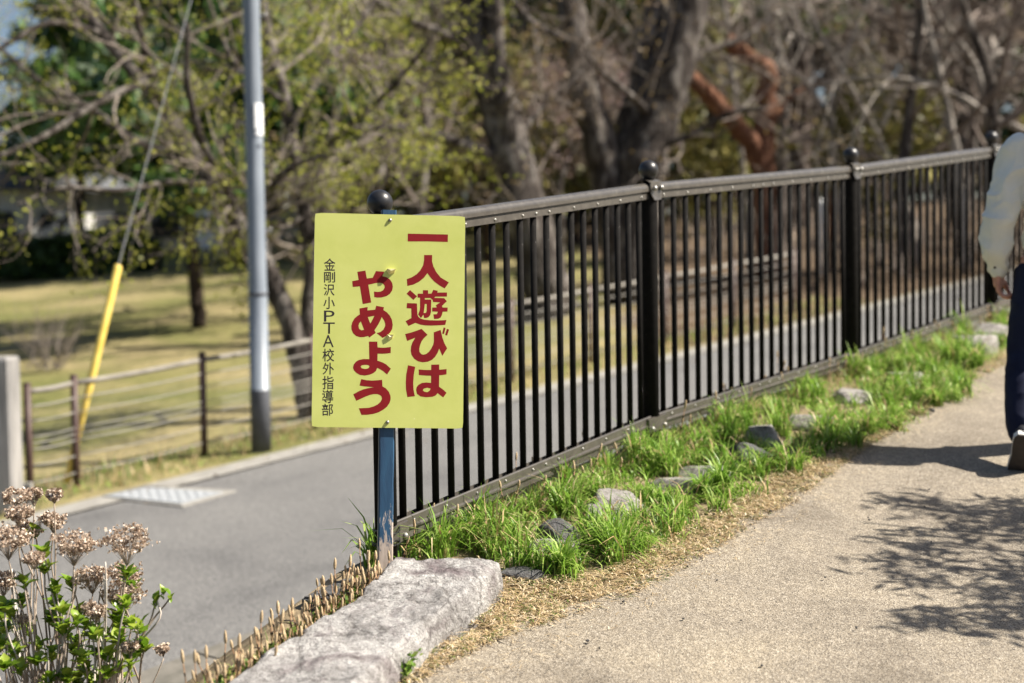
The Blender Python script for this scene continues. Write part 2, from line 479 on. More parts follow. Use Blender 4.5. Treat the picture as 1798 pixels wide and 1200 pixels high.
M['leaf_olive'] = leafmat('olive_leaf', (0.09, 0.095, 0.026), (0.22, 0.205, 0.055), (0.38, 0.33, 0.11), 0.3)
M['leaf_brown'] = leafmat('dead_leaf', (0.12, 0.095, 0.073), (0.27, 0.215, 0.17), (0.44, 0.37, 0.305), 0.25)
M['leaf_pink'] = leafmat('early_blossom', (0.30, 0.19, 0.17), (0.42, 0.28, 0.27), (0.55, 0.42, 0.40), 0.3)

# ------------------------------------------------------------------ terrain frame
POSTPX = [(678.5, 957, 4.62), (1143, 757, 6.07), (1494.5, 641, 7.55), (1740, 551, 9.02)]
POST = [at(*p) for p in POSTPX]                     # foot of the lower rail at each post
# plane of the footpath, fitted to the fence foot and the walker
_A = np.array([[p.x, p.y, 1.0] for p in POST] + [[2.16, 5.72, 1.0]])
_gz = np.array([p.z - 0.055 for p in POST] + [at(1845, 838, 5.72).z])
PA, PB, PC = np.linalg.lstsq(_A, _gz, rcond=None)[0]
def zp(x, y): return PA * x + PB * y + PC
PN = Vector((-PA, -PB, 1)).normalized()
def onpath(px, py, up=0.0):
    r = ray(px, py)
    t = (PC + up - CAM.z + PA * CAM.x + PB * CAM.y) / (r.z - PA * r.x - PB * r.y)
    return CAM + r * t
# plane of the road and the park: runs along the rope fence
RP1 = at(135, 850, 11.8); RP2 = at(1394, 549, 20.2)
UD = Vector((RP2.x - RP1.x, RP2.y - RP1.y, 0)); ULEN = UD.length; UD.normalize()
VD = Vector((-UD.y, UD.x, 0))
UG = (RP2.z - RP1.z) / ULEN
def uv(x, y):
    d = Vector((x - RP1.x, y - RP1.y, 0)); return d.dot(UD), d.dot(VD)
def zr(x, y):
    u, v = uv(x, y)
    return RP1.z + UG * (u if u < 45 else 45 + (u - 45) * 0.4)
def UV(u, v, up=0.0):
    p = RP1 + UD * u + VD * v
    return Vector((p.x, p.y, zr(p.x, p.y) + up))
def onroad(px, py, up=0.0):
    r = ray(px, py)
    gx, gy = UG * UD.x, UG * UD.y
    c = RP1.z - gx * RP1.x - gy * RP1.y + up
    t = (c - CAM.z) / (r.z - gx * r.x - gy * r.y)
    return CAM + r * t
def park(px, d):
    """point of the park ground under image column px at depth d"""
    r = ray(px, 600); p = CAM + r * d
    return Vector((p.x, p.y, zr(p.x, p.y)))

def struct(name, verts, faces, mat, smooth=True):
    me = bpy.data.meshes.new(name); me.from_pydata([tuple(v) for v in verts], [], faces)
    me.materials.append(mat)
    if smooth: me.polygons.foreach_set('use_smooth', [True] * len(me.polygons))
    o = bpy.data.objects.new(name, me); link(o); o['kind'] = 'structure'
    return o

def grid(name, us, vs, fn, mat, attr=None):
    V = [fn(u, v) for u in us for v in vs]
    n = len(vs)
    F = [(i * n + j, (i + 1) * n + j, (i + 1) * n + j + 1, i * n + j + 1) for i in range(len(us) - 1) for j in range(n - 1)]
    o = struct(name, V, F, mat)
    if attr:
        a = o.data.attributes.new(attr[0], 'FLOAT', 'POINT')
        a.data.foreach_set('value', [attr[1](u, v) for u in us for v in vs])
    return o

ROAD_NEAR = -4.62
def steps(a, b, n): return [a + (b - a) * i / n for i in range(n + 1)]
def fieldz(u, v):
    p = UV(u, v)
    h = noise.noise(Vector((p.x * 0.35, p.y * 0.35, 3))) * 0.10 * min(1, max(0, v / 2.0)) - 0.025
    return Vector((p.x, p.y, p.z + h))
us_f = steps(-150, -20, 12)[:-1] + steps(-20, 60, 100)[:-1] + steps(60, 260, 12)
vs_f = [-5.4, -4, -2, -0.6, -0.42] + steps(-0.2, 30, 50) + steps(34, 260, 14)
def litter(u, v):
    t = (u - 1.1 * max(0.0, v) - 5.0) / 6.0
    return max(0.0, min(1.0, t)) * 0.9 if v > -0.45 else 0.0
ground = grid('ground', us_f, vs_f, fieldz, M['field'], ('litter', litter))
road = grid('road', steps(-60, 120, 90), steps(ROAD_NEAR, -1.02, 8), lambda u, v: UV(u, v, 0.0), M['asphalt'])
gut = grid('gutter_strip', steps(-60, 120, 90), [-1.015, -0.7, -0.42, -0.415], lambda u, v: UV(u, v, 0.012 if v < -0.42 else -0.05), M['concrete'])

# terrace edge: the line of the fence, carried on along the stone kerb towards the camera
d4 = (POST[3] - POST[2]); d4.z = 0; d4.normalize()
EDGE = [Vector((-2.2, -6, 0)), Vector((-1.15, 0, 0)), Vector((-0.86, 2.6, 0)), Vector((-0.71, 3.5, 0))]
EDGE += [Vector((p.x, p.y, 0)) for p in POST] + [POST[3] + d4 * k for k in (2, 5, 10, 20, 40)]
EDGE = [Vector((p.x, p.y, 0)) for p in EDGE]
ES = catmull(EDGE, 24)
def side(i):
    a = ES[max(0, i - 1)]; b = ES[min(len(ES) - 1, i + 1)]
    t = (b - a).normalized(); return Vector((t.y, -t.x, 0))
def terr(i, w):
    p = ES[i] + side(i) * w
    z = zp(p.x, p.y)
    if w < -0.10:
        # the bank falls away steeply from the brow
        t = min(1.0, (-0.10 - w) / 1.45)
        z = lerp(z, zr(p.x, p.y) - 0.02, t)
    h = noise.noise(Vector((p.x * 3.1, p.y * 3.1, 9))) * 0.02 + noise.noise(Vector((p.x * 11, p.y * 11, 2))) * 0.008
    if w > 0.25: h *= 0.3
    return Vector((p.x, p.y, z + h - 0.012))
terrace = grid('verge', list(range(len(ES))), [-2.6, -1.9, -1.57, -1.2, -0.8, -0.4, -0.2, -0.10, -0.05, 0.05, 0.2, 0.35, 0.5, 0.65, 0.8, 1.0, 1.3, 2.5, 6, 14, 30], terr, M['soil'])
def pathfn(i, w):
    p = ES[i] + side(i) * w
    h = noise.noise(Vector((p.x * 0.9, p.y * 0.9, 5))) * 0.012 + noise.noise(Vector((p.x * 4, p.y * 4, 1))) * 0.003
    return Vector((p.x, p.y, zp(p.x, p.y) + 0.002 + h))
# inner edge of the paving: measured along the photograph's dry-grass border, ragged
_PE = []
for px_, py_ in [(430, 1420), (560, 1300), (700, 1205), (850, 1130), (985, 1085), (1110, 1045), (1215, 985), (1340, 905), (1395, 878), (1444, 838), (1510, 787), (1621, 724), (1692, 672), (1765, 636)]:
    q = onpath(px_, py_); q.z = 0
    k = min(range(len(ES)), key=lambda j: (ES[j] - q).length)
    _PE.append((k + (q - ES[k]).dot(Vector((-side(k).y, side(k).x, 0))) / 0.12 * 0.5, (q - ES[k]).dot(side(k))))
_PE.sort()
def path_in(i):
    p = ES[i]
    w = float(np.interp(i, [e[0] for e in _PE], [e[1] for e in _PE]))
    return w - 0.03 + 0.035 * noise.noise(Vector((p.x * 3.0, p.y * 3.0, 0))) + 0.02 * noise.noise(Vector((p.x * 9, p.y * 9, 4)))
V = []; Fc = []; WS = [0, 0.12, 0.3, 0.6, 1.0, 1.5, 2.2, 3.2, 4.6]
for i in range(len(ES)):
    w0 = path_in(i)
    for w in WS: V.append(pathfn(i, w0 + w))
n = len(WS)
Fc = [(i * n + j, (i + 1) * n + j, (i + 1) * n + j + 1, i * n + j + 1) for i in range(len(ES) - 1) for j in range(n - 1)]
struct('path', V, Fc, M['path'])

# ------------------------------------------------------------------ metal fence
fence = thing('metal_fence', (POST[1].x, POST[1].y, zp(POST[1].x, POST[1].y)),
              'dark brown metal railing with round bars and ball topped posts beside the path', 'fence')
FPOST = list(POST) + [POST[3] + (POST[3] - POST[2]) * k for k in (1, 2)]
RAILH = 1.055
Z = Vector((0, 0, 1))
ball_me = MB(); ball_me.lathe((0, 0, 0), [(0.001, -0.0415)] + [(0.0415 * math.cos(a), 0.0415 * math.sin(a)) for a in [math.radians(t) for t in range(-80, 90, 10)]] + [(0.001, 0.0415)], 28)
ball_me = ball_me.mesh('ball', M['ball'], smooth=True)
bolt_mb = MB(); bolt_mb.lathe((0, 0, 0), [(0.0085, 0), (0.0085, 0.003), (0.0065, 0.0065), (0.003, 0.0085), (0.0005, 0.009)], 10, Vector((0, 0, 1)))
bolt_me = bolt_mb.mesh('bolt', M['bolt'], smooth=True)
screw_mb = MB(); screw_mb.lathe((0, 0, 0), [(0.0058, 0), (0.0055, 0.002), (0.0035, 0.0042), (0.0005, 0.005)], 8, Vector((0, 0, 1)))
screw_me = screw_mb.mesh('screw', M['bolt'], smooth=True)
bar_mb = MB(); bar_mb.tube([Vector((0, 0, 0)), Vector((0, 0, 1.0))], 0.0122, 12)
bar_me = bar_mb.mesh('baluster', M['fence'], smooth=True)
def euler_z_to(v): return v.to_track_quat('Z', 'Y').to_euler()
for k, p in enumerate(FPOST):
    nxt = FPOST[min(k + 1, len(FPOST) - 1)] - FPOST[max(k - 1, 0)]
    t = Vector((nxt.x, nxt.y, 0)).normalized(); s = Vector((t.y, -t.x, 0))   # s points to the path
    mb = MB()
    top = p.z + RAILH
    mb.lathe((p.x, p.y, 0), [(0.0365, p.z - 0.35), (0.0365, top - 0.03), (0.033, top - 0.012), (0.026, top - 0.004), (0.0235, top + 0.002), (0.0235, top + 0.016), (0.019, top + 0.02)], 24)
    po = part('post', mb, M['fence'], fence, True)
    put('ball', ball_me, (p.x, p.y, top + 0.053), po)
    # bracket plate hugging the rails in front of the post
    mb = MB()
    td = (FPOST[min(k + 1, len(FPOST) - 1)] - FPOST[max(k - 1, 0)]).normalized()
    up = (Z - td * Z.dot(td)).normalized()
    c0 = Vector((p.x, p.y, top))
    outline = [(-0.043, 0.004), (0.043, 0.004), (0.044, -0.045), (0.027, -0.074), (-0.027, -0.074), (-0.044, -0.045)]
    r1 = [c0 + td * a + up * b + s * (0.034 + 0.012 * (1 - (a / 0.05) ** 2)) for a, b in outline]
    r2 = [c0 + td * a + up * b + s * (0.029 + 0.012 * (1 - (a / 0.05) ** 2)) for a, b in outline]
    mb.loft([r2, r1])
    pts = []
    for q in range(9):                      # strap over the rail
        an = math.radians(-10 + q * 25)
        pts.append((math.cos(an) * 0.036, math.sin(an) * 0.018))
    ring = lambda off: [c0 + td * off + s * a + up * (b - 0.005) for a, b in pts]
    mb.loft([ring(-0.045), ring(0.045)], closed=False)
    br = part('bracket', mb, M['rail'], po)
    for a in (-0.026, 0.026):
        put('bolt', bolt_me, c0 + td * a + up * -0.024 + s * 0.0445, br, euler_z_to(s), (1.35, 1.35, 1.3))
    # lower bracket
    mb = MB(); cb = Vector((p.x, p.y, p.z + 0.032))
    mb.loft([[cb + td * a + up * b + s * 0.028 for a, b in [(-0.075, -0.03), (0.075, -0.03), (0.075, 0.034), (-0.075, 0.034)]],
             [cb + td * a + up * b + s * 0.037 for a, b in [(-0.072, -0.027), (0.072, -0.027), (0.072, 0.031), (-0.072, 0.031)]]])
    br = part('lower_bracket', mb, M['rail'], po)
    for a in (-0.05, 0.05):
        put('bolt', bolt_me, cb + td * a + up * -0.012 + s * 0.0365, br, euler_z_to(s), (1.3, 1.3, 1.3))
for k in range(len(FPOST) - 1):
    a, b = FPOST[k], FPOST[k + 1]
    d = (b - a).normalized(); up = (Z - d * Z.dot(d)).normalized(); s = d.cross(up).normalized()
    g0, g1 = a + d * 0.03, b - d * 0.03
    hd = Vector((0, 0, RAILH))
    # top rail: rounded cap with a flange under it
    prof = []
    for q in range(13):
        an = math.radians(-8 + q * 196 / 12)
        prof.append((math.cos(an) * 0.027, -0.021 + (math.sin(an) * 0.021)))
    prof += [(-0.026, -0.034), (-0.012, -0.039), (-0.012, -0.043), (-0.019, -0.044), (-0.019, -0.067), (0.019, -0.067), (0.019, -0.044), (0.012, -0.043), (0.012, -0.039), (0.0265, -0.035)]
    mb = MB()
    mb.loft([[c + hd + s * x + up * y for x, y in prof] for c in (g0, g1)])
    rail = part('top_rail', mb, M['rail'], fence, True); rail.data.set_sharp_from_angle(angle=math.radians(32))
    # lower rail with a ridge along its face
    prof = [(0.020, 0.072), (0.0225, 0.068), (0.0225, 0.042), (0.030, 0.037), (0.030, 0.031), (0.0225, 0.027), (0.0225, 0.003), (0.018, 0.0), (-0.02, 0.0), (-0.0215, 0.07), (-0.0165, 0.072), (-0.0165, 0.056), (0.015, 0.056), (0.0155, 0.072)]
    mb = MB(); mb.loft([[c + s * x + up * y for x, y in prof] for c in (g0, g1)])
    lrail = part('lower_rail', mb, M['rail'], fence)
    NB = 19
    for i in range(1, NB + 1):
        t = i / (NB + 1); c = lerp(a, b, t)
        put('baluster', bar_me, c + Vector((0, 0, 0.03)), fence, scale=(1, 1, 0.955))
        if i % 2 == 1 or i == 10:
            if k <= 2:
                put('screw', screw_me, lerp(a, b, t - 0.008) + hd + up * -0.0555 + s * 0.019, rail, euler_z_to(s))
                put('screw', screw_me, lerp(a, b, t + 0.02) + up * 0.055 + s * 0.0225, lrail, euler_z_to(s))

# ------------------------------------------------------------------ sign on its stake
C4 = [at(553, 374, 4.415), at(817, 380, 4.515), at(813, 753, 4.485), at(547, 750, 4.385)]
sc_ = sum(C4, Vector()) / 4
ex = ((C4[1] - C4[0]) + (C4[2] - C4[3])).normalized()
ey = ((C4[0] - C4[3]) + (C4[1] - C4[2]))
SN = ex.cross(ey).normalized()
ey = SN.cross(ex).normalized()
def onsign(px, py, up=0.0):
    r = ray(px, py); t = (sc_ + SN * up - CAM).dot(SN) / r.dot(SN)
    return CAM + r * t
stake_foot = at(679, 1000, 4.55)
sign = thing('warning_sign', (stake_foot.x, stake_foot.y, zp(stake_foot.x, stake_foot.y)),
             'yellow green warning board with red and black writing on a blue stake', 'sign')
corn = [onsign(553, 374), onsign(817, 380), onsign(813, 753), onsign(547, 750)]
mb = MB()
# slightly wavy plate with clipped corners and nicked edge
NX, NY = 24, 34
T = 0.0035
def plate(u, v):
    p = lerp(lerp(corn[0], corn[1], u), lerp(corn[3], corn[2], u), v)
    return p
outer = []
idx = {}
vs = []
for j in range(NY + 1):
    for i in range(NX + 1):
        u, v = i / NX, j / NY
        p = plate(u, v)
        if i in (0, NX) or j in (0, NY):
            c = 0.0009 * noise.noise(Vector((u * 31, v * 43, 1)))
            if (i in (0, NX)) and (j in (0, NY)): c = 0.004
            p = lerp(p, sc_, c * 2)
        vs.append(p)
W1 = NX + 1
fs = [(j * W1 + i, (j + 1) * W1 + i, (j + 1) * W1 + i + 1, j * W1 + i + 1) for j in range(NY) for i in range(NX)]
mb.add(vs, fs)
rim = [i for i in range(W1)] + [j * W1 + NX for j in range(1, NY + 1)] + [NY * W1 + i for i in range(NX - 1, -1, -1)] + [j * W1 for j in range(NY - 1, 0, -1)]
front = [vs[i] for i in rim]; back = [p - SN * T for p in front]
mb.cur = 1
mb.add(front + back, [(k, (k + 1) % len(rim), len(rim) + (k + 1) % len(rim), len(rim) + k) for k in range(len(rim))])
mb.add([p.copy() for p in back], [tuple(range(len(back)))])
mb.cur = 0
board = part('board', mb, [M['sign'], M['sign_edge']], sign)

def glyph(loops, x0, y0, s, mat, name='red_character'):
    for poly in loops:
        lp = []
        for ring in poly:
            lp.append([onsign(x0 + x / s, y0 + y / s, 0.00022) for x, y in ring])
        loc = [[Vector(((q - sc_).dot(ex), (q - sc_).dot(ey), 0)) for q in ring] for ring in lp]
        tris = tessellate_polygon(loc)
        flat = [q for ring in lp for q in ring]
        yield flat, tris
def red(loops, x0, y0, s, smooth=True):
    mb = MB()
    for poly in loops:
        pass
    for flat, tris in glyph(loops, x0, y0, s, None):
        mb.add(flat, [t if (flat[t[1]] - flat[t[0]]).cross(flat[t[2]] - flat[t[0]]).dot(SN) > 0 else (t[0], t[2], t[1]) for t in tris])
    return part('red_character', mb, M['red'], board)
red([[[(122,115),(450,122),(890,132),(887,275),(500,264),(119,265)]]], 705, 400, 10.91)
red([[[(433,525),(588,525),(585,640),(610,740),(665,850),(750,955),(908,1050),(828,1165),(730,1110),(630,1035),(560,960),(497,872),(430,960),(340,1035),(230,1090),(112,1118),(102,987),(200,950),(290,893),(360,820),(415,720),(433,620)]]], 705, 400, 10.91)
red([[[(225,145),(410,310),(315,405),(133,240)]],
     [[(145,487),(407,497),(413,620),(420,780),(445,850),(500,895),(600,925),(750,940),(950,945),(1100,940),(1185,932),(1152,1062),(1000,1072),(780,1080),(620,1075),(500,1055),(430,1030),(365,1010),(185,1090),(108,965),(262,880),(258,630),(135,622)]],
     [[(425,240),(565,240),(565,148),(700,148),(703,238),(790,238),(838,138),(960,165),(940,210),(1200,208),(1197,315),(890,318),(865,350),(1125,358),(1195,440),(1065,565),(1085,605),(1217,605),(1210,710),(1085,715),(1065,800),(1030,870),(970,900),(860,905),(840,785),(930,780),(960,715),(808,708),(812,605),(930,603),(905,545),(1020,468),(830,458),(822,405),(760,352),(615,355),(615,395),(785,395),(778,720),(760,800),(710,860),(650,880),(595,880),(580,790),(515,882),(440,785),(480,680),(490,600),(490,347),(425,342)],
      [(615,510),(605,600),(585,750),(645,745),(665,690),(665,510)]]], 705, 500, 15)
red([[[(110,290),(300,240),(450,190),(605,132),(785,310),(680,410),(610,500),(560,620),(535,740),(545,830),(600,895),(660,910),(740,890),(830,820),(900,720),(955,610),(975,500),(972,237),(1178,165),(1230,390),(1290,560),(1375,720),(1230,945),(1135,725),(1090,850),(1010,980),(920,1065),(800,1120),(640,1140),(500,1110),(380,1030),(300,910),(278,790),(290,660),(330,540),(415,400),(170,497)]],
     [[(1270,90),(1328,108),(1280,290),(1225,275)]], [[(1368,130),(1432,155),(1375,335),(1312,318)]]], 705, 570, 17.14)
red([[[(172,175),(362,215),(325,420),(310,640),(318,820),(352,990),(155,1012),(120,820),(112,640),(125,420)]],
     [[(455,285),(620,298),(782,300),(785,160),(992,155),(995,292),(1100,283),(1188,275),(1185,415),(1100,430),(995,440),(990,740),(1090,810),(1188,900),(1100,1022),(952,910),(900,970),(820,1005),(650,1018),(500,995),(410,930),(385,830),(400,750),(450,690),(540,640),(650,628),(780,640),(780,452),(620,445),(458,432)],
      [(560,830),(600,870),(680,885),(740,845),(770,790),(680,765),(590,790)]]], 705, 630, 15)
red([[[(262,190),(475,155),(512,365),(670,345),(752,170),(975,185),(920,305),(1030,330),(1120,390),(1180,480),(1198,580),(1180,680),(1120,770),(1030,830),(900,865),(780,868),(708,855),(700,708),(780,718),(870,712),(940,675),(985,600),(975,540),(930,495),(850,478),(750,485),(550,530),(628,998),(405,1038),(330,572),(140,588),(128,435),(298,402)]]], 610, 465, 15)
red([[[(318,178),(535,140),(530,230),(735,210),(758,108),(962,145),(950,220),(1040,280),(1120,370),(1175,480),(1195,610),(1180,720),(1130,810),(1050,890),(930,955),(772,828),(870,800),(950,735),(995,640),(995,580),(970,500),(905,405),(870,490),(820,590),(715,755),(748,822),(580,945),(545,905),(440,932),(340,938),(230,905),(150,830),(108,730),(105,640),(130,540),(190,440),(260,380),(330,335)],
      [(355,520),(310,570),(292,640),(310,715),(370,755),(440,740)], [(540,405),(570,500),(605,575),(660,480),(710,372)]]], 610, 530, 15)
red([[[(650,88),(900,88),(910,262),(1050,272),(1180,265),(1308,248),(1303,432),(1180,448),(1050,455),(908,450),(905,660),(1060,715),(1170,775),(1310,905),(1195,1078),(1060,965),(900,875),(860,970),(780,1040),(670,1085),(520,1110),(380,1090),(270,1030),(195,950),(170,870),(190,780),(260,690),(350,640),(480,612),(660,615)],
      [(398,840),(430,890),(520,912),(590,905),(645,880),(665,830),(630,795),(530,788),(440,800)]]], 610, 595, 17.14)
red([[[(365,90),(500,118),(650,128),(800,120),(915,105),(925,285),(1010,330),(1090,420),(1135,530),(1140,620),(1110,720),(1040,820),(940,900),(820,965),(680,1008),(520,1030),(370,1032),(302,858),(420,852),(560,845),(690,810),(800,755),(880,680),(910,610),(900,550),(860,510),(790,485),(700,485),(600,505),(480,550),(235,662),(155,490),(300,410),(420,360),(540,328),(700,305),(560,290),(440,280),(320,260)]]], 610, 660, 15)
# small black column, one mesh for each character
BLK = [('金',569,454,589,475.6),('剛',569,477.5,588.5,496.5),('沢',568.5,499,587.5,519.5),('小',567.8,521.5,588,543),('P',569,545.6,587.5,565),('T',567.8,566.5,588,586.3),
       ('A',567,588.5,586,609.8),('校',566.2,612.5,587,635.2),('外',566.5,637,586.5,658),('指',566.2,660.5,586,684),('導',565.8,685,585.5,708.2),('部',565.3,709,585,730.3)]
for ch, x0, y0, x1, y1 in BLK:
    cu = bpy.data.curves.new('black_character', 'FONT'); cu.body = ch; cu.size = 1.0; cu.offset = 0.008 if ord(ch) > 255 else -0.002
    cu.resolution_u = 3
    to = bpy.data.objects.new('black_character', cu); col.objects.link(to)
    me = bpy.data.meshes.new_from_object(to.evaluated_get(bpy.context.evaluated_depsgraph_get()))
    bpy.data.objects.remove(to); 
    if len(me.vertices) == 0: continue
    xs = [v.co.x for v in me.vertices]; ys = [v.co.y for v in me.vertices]
    ax, bx, ay, by = min(xs), max(xs), min(ys), max(ys)
    g = ORG[sign]
    for v in me.vertices:
        px = x0 + (v.co.x - ax) / (bx - ax) * (x1 - x0); py = y1 - (v.co.y - ay) / (by - ay) * (y1 - y0)
        v.co = onsign(px, py, 0.00022) - g
    me.materials.clear(); me.materials.append(M['black'])
    link(bpy.data.objects.new('black_character', me), board)
# stake: squared timber behind the board
mb = MB()
stop_ = onsign(684, 368.5, -T); sbot = onsign(677, 1015, -T)
sx = ex; sdir = (stop_ - sbot).normalized(); sy = SN
rings = []
for k in range(25):
    c = lerp(sbot, stop_, k / 24) - SN * 0.021
    j = lambda a: 0.0012 * noise.noise(Vector((a * 3.3, k * 0.9, 1)))
    hw, hd_ = 0.0235, 0.0150
    rings.append([c + sx * (a * (hw - q) + j(a)) + sy * (b * (hd_ - w) + j(b + 2)) for a, b, q, w in
                  [(-1, -1, 0.004, 0), (1, -1, 0.004, 0), (1, -1, 0, 0.004), (1, 1, 0, 0.004), (1, 1, 0.004, 0), (-1, 1, 0.004, 0), (-1, 1, 0, 0.004), (-1, -1, 0, 0.004)]])
mb.loft(rings)
part('stake', mb, M['stake'], sign)
for (px, py, sc) in ((685, 387, 1.0), (680.5, 741.5, 1.0)):
    put('screw', screw_me, onsign(px, py), board, euler_z_to(SN), (1.05, 1.05, 1.3))
# torn plastic stubs left on the board
M['stub'] = speck('yellowed_plastic', [(0.3, (0.75, 0.66, 0.22)), (0.7, (0.9, 0.85, 0.5))], 60, 0.5, 4, 0.2)
for (px, py, L, w) in ((686, 478, 0.017, 8), (684.5, 593, 0.009, 6)):
    mb = MB()
    a = [onsign(px - w, py - 3), onsign(px + w * 0.9, py - 1), onsign(px + w * 0.8, py + 2), onsign(px - w * 0.4, py + 4)]
    tdir = SN * L
    b_ = [p + tdir * f + ey * (0.004 * f) for p, f in zip([onsign(px - w * 0.8, py - 4), onsign(px + w, py - 2.5), onsign(px + w * 0.8, py), onsign(px, py + 1)], (0.7, 1.0, 0.6, 0.9))]
    mb.loft([a, b_]); part('torn_stub', mb, M['stub'], board)
# wire ties round stake and post
p1 = POST[0]
mb = MB()
for zt, dz in ((0.055, 0.006), (0.022, -0.004), (0.012, 0.0)):
    cz = p1.z + zt
    loop = []
    fr = at(677, 925, 4.55)
    for k in range(21):
        an = 2 * math.pi * k / 20
        loop.append(Vector((lerp(p1.x, fr.x, 0.45) + 0.045 * math.cos(an), lerp(p1.y, fr.y, 0.45) + 0.066 * math.sin(an), cz + dz * math.sin(an * 2))))
    mb.tube(loop, 0.0028, 6, False)
part('wire_tie', mb, M['ball'], sign, True)

# ------------------------------------------------------------------ stones
def interp(pts, t):
    n = len(pts) - 1; k = min(n - 1, int(t * n)); f = t * n - k
    return (lerp(pts[k][0], pts[k + 1][0], f), lerp(pts[k][1], pts[k + 1][1], f))
STH = 0.105
Lp = catmull([onpath(x, y, STH) for x, y in [(688, 981), (640, 1028), (575, 1075), (490, 1132), (400, 1192), (290, 1262), (150, 1350)]], 18)
Rp = catmull([onpath(x, y, STH) for x, y in [(874, 984), (852, 1012), (800, 1048), (745, 1092), (660, 1170), (560, 1270), (430, 1400)]], 18)
mb = MB(); rings = []
NW = 46
for k, (a, b) in enumerate(zip(Lp, Rp)):
    ring = []
    dn = b - a; dn.normalize()
    prof = [(a - dn * 0.01, -0.16), (a, -0.05), (a + dn * 0.004, -0.012)]
    prof += [(lerp(a + dn * 0.014, b - dn * 0.02, q / NW), 0.0) for q in range(NW + 1)]
    prof += [(b - dn * 0.004, -0.012), (b + dn * 0.004, -0.04), (b + dn * 0.012, -0.075), (b + dn * 0.008, -0.115), (b - dn * 0.0, -0.17)]
    for q, (p, dz) in enumerate(prof):
        x = p.copy(); x.z += dz
        big = noise.noise(x * 5.0) * 0.013 + noise.noise(x * 14.0) * 0.007 + noise.noise(x * 40.0) * 0.004 + (0.5 - abs(noise.noise(x * 22.0))) * 0.006 + noise.noise(x * 90.0) * 0.0018
        # worn steps along the bedding of the stone
        st = noise.noise(Vector((x.x * 4 + 7, x.y * 9, x.z * 3)))
        big += 0.008 * (1 if st > 0.12 else 0)
        out = Vector((0, 0, 1)) if 3 <= q <= NW + 3 else (dn if q > NW else -dn)
        if 3 <= q <= NW + 3: x.z += big - 0.004
        else: x += out * (big * 1.3) + Vector((0, 0, big * 0.5))
        ring.append(x)
    if k in (0, 1): 
        cc = sum(ring, Vector()) / len(ring)
        ring = [lerp(p, Vector((p.x, p.y, min(p.z, cc.z + 0.02 + 0.03 * k))), 0.3 * (1 - k)) for p in ring]
    rings.append(ring)
first = [Vector((p.x, p.y + 0.01, p.z - 0.05)) for p in rings[0]]
mb.loft([first] + rings)
slab = part('stone_kerb', mb, M['slab'], None, True, org=onpath(640, 1130))
tag(slab, 'long rough grey kerb stone lying at the foot of the sign', 'stone')

def rock(name, px, py, w, h, d, mat, label, seed, rotz=0.0, flat=0.55, sink=0.35):
    c = onpath(px, py)
    bm = bmesh.new(); bmesh.ops.create_icosphere(bm, subdivisions=4, radius=1.0)
    sd = Vector((seed * 3.7, seed * 1.3, seed * 2.1))
    planes = []
    rr = random.Random(seed)
    for _ in range(9):
        planes.append((Vector((rr.uniform(-1, 1), rr.uniform(-1, 1), rr.uniform(-0.1, 0.9))).normalized(), rr.uniform(0.42, 0.78)))
    planes.append((Vector((rr.uniform(-0.15, 0.15), rr.uniform(-0.15, 0.15), 1)).normalized(), flat))
    for v in bm.verts:
        p = v.co.copy()
        for n_, o_ in planes:
            e = p.dot(n_) - o_
            if e > 0: p -= n_ * e * 0.98
        p *= 1 + 0.05 * noise.noise(p * 2.2 + sd) + 0.05 * noise.noise(p * 6 + sd) + 0.022 * noise.noise(p * 19 + sd)
        v.co = p
    R = Matrix.Rotation(rotz, 3, 'Z')
    for v in bm.verts:
        v.co = R @ Vector((v.co.x * w * 0.66, v.co.y * d * 0.62, v.co.z * h / flat * 0.5))
    me = bpy.data.meshes.new(name); bm.to_mesh(me); bm.free()
    me.polygons.foreach_set('use_smooth', [True] * len(me.polygons)); me.materials.append(mat)
    o = bpy.data.objects.new(name, me); o.location = c + Vector((0, 0, h * (0.36 - sink)))
    link(o); bpy.context.view_layer.update(); return tag(o, label, 'rock')
RK = M['rock']; RD = M['rock_dark']
rock('rock', 1088, 893, 0.24, 0.10, 0.22, RK, 'broad pale flat rock in the grass, largest of the middle verge', 3, 0.2, 0.36)
rock('rock', 1058, 905, 0.16, 0.07, 0.15, RK, 'low pale rock tucked against the front of the broad flat rock', 8, 0.6, 0.36)
rock('rock', 990, 938, 0.15, 0.11, 0.13, RD, 'dark speckled pointed rock between two grass tufts', 5, 0.3, 0.8)
rock('rock', 962, 962, 0.17, 0.055, 0.13, RK, 'small pale rounded rock in front of the dark pointed rock', 11, 0.1, 0.42)
rock('rock', 905, 1010, 0.17, 0.04, 0.16, RD, 'flat dark rock just right of the long kerb stone', 14, 0.8, 0.36)
rock('rock', 1240, 832, 0.20, 0.06, 0.16, RK, 'pale rock half hidden in grass left of the shaded rock', 17, 0.4, 0.36)
rock('rock', 1186, 850, 0.22, 0.045, 0.14, RK, 'thin pale rock edge showing through the middle grass', 19, 0.1, 0.36)
rock('rock', 1318, 803, 0.20, 0.13, 0.18, RD, 'shaded dark rock at the tip of the walker\'s shadow', 23, 0.5, 0.7)
rock('rock', 1338, 768, 0.22, 0.10, 0.17, RK, 'tilted pale slab rock behind the shaded dark rock', 29, 0.9, 0.36)
rock('rock', 1412, 745, 0.22, 0.08, 0.18, RK, 'pale rock to the right of the tilted slab rock', 31, 0.2, 0.36)
rock('rock', 1490, 697, 0.22, 0.07, 0.18, RK, 'low rock in the grass in front of the third fence post', 37, 0.2, 0.36)
rock('rock', 1592, 668, 0.25, 0.08, 0.2, RK, 'low rock in the grass right of the third fence post', 41, 0.7, 0.36)
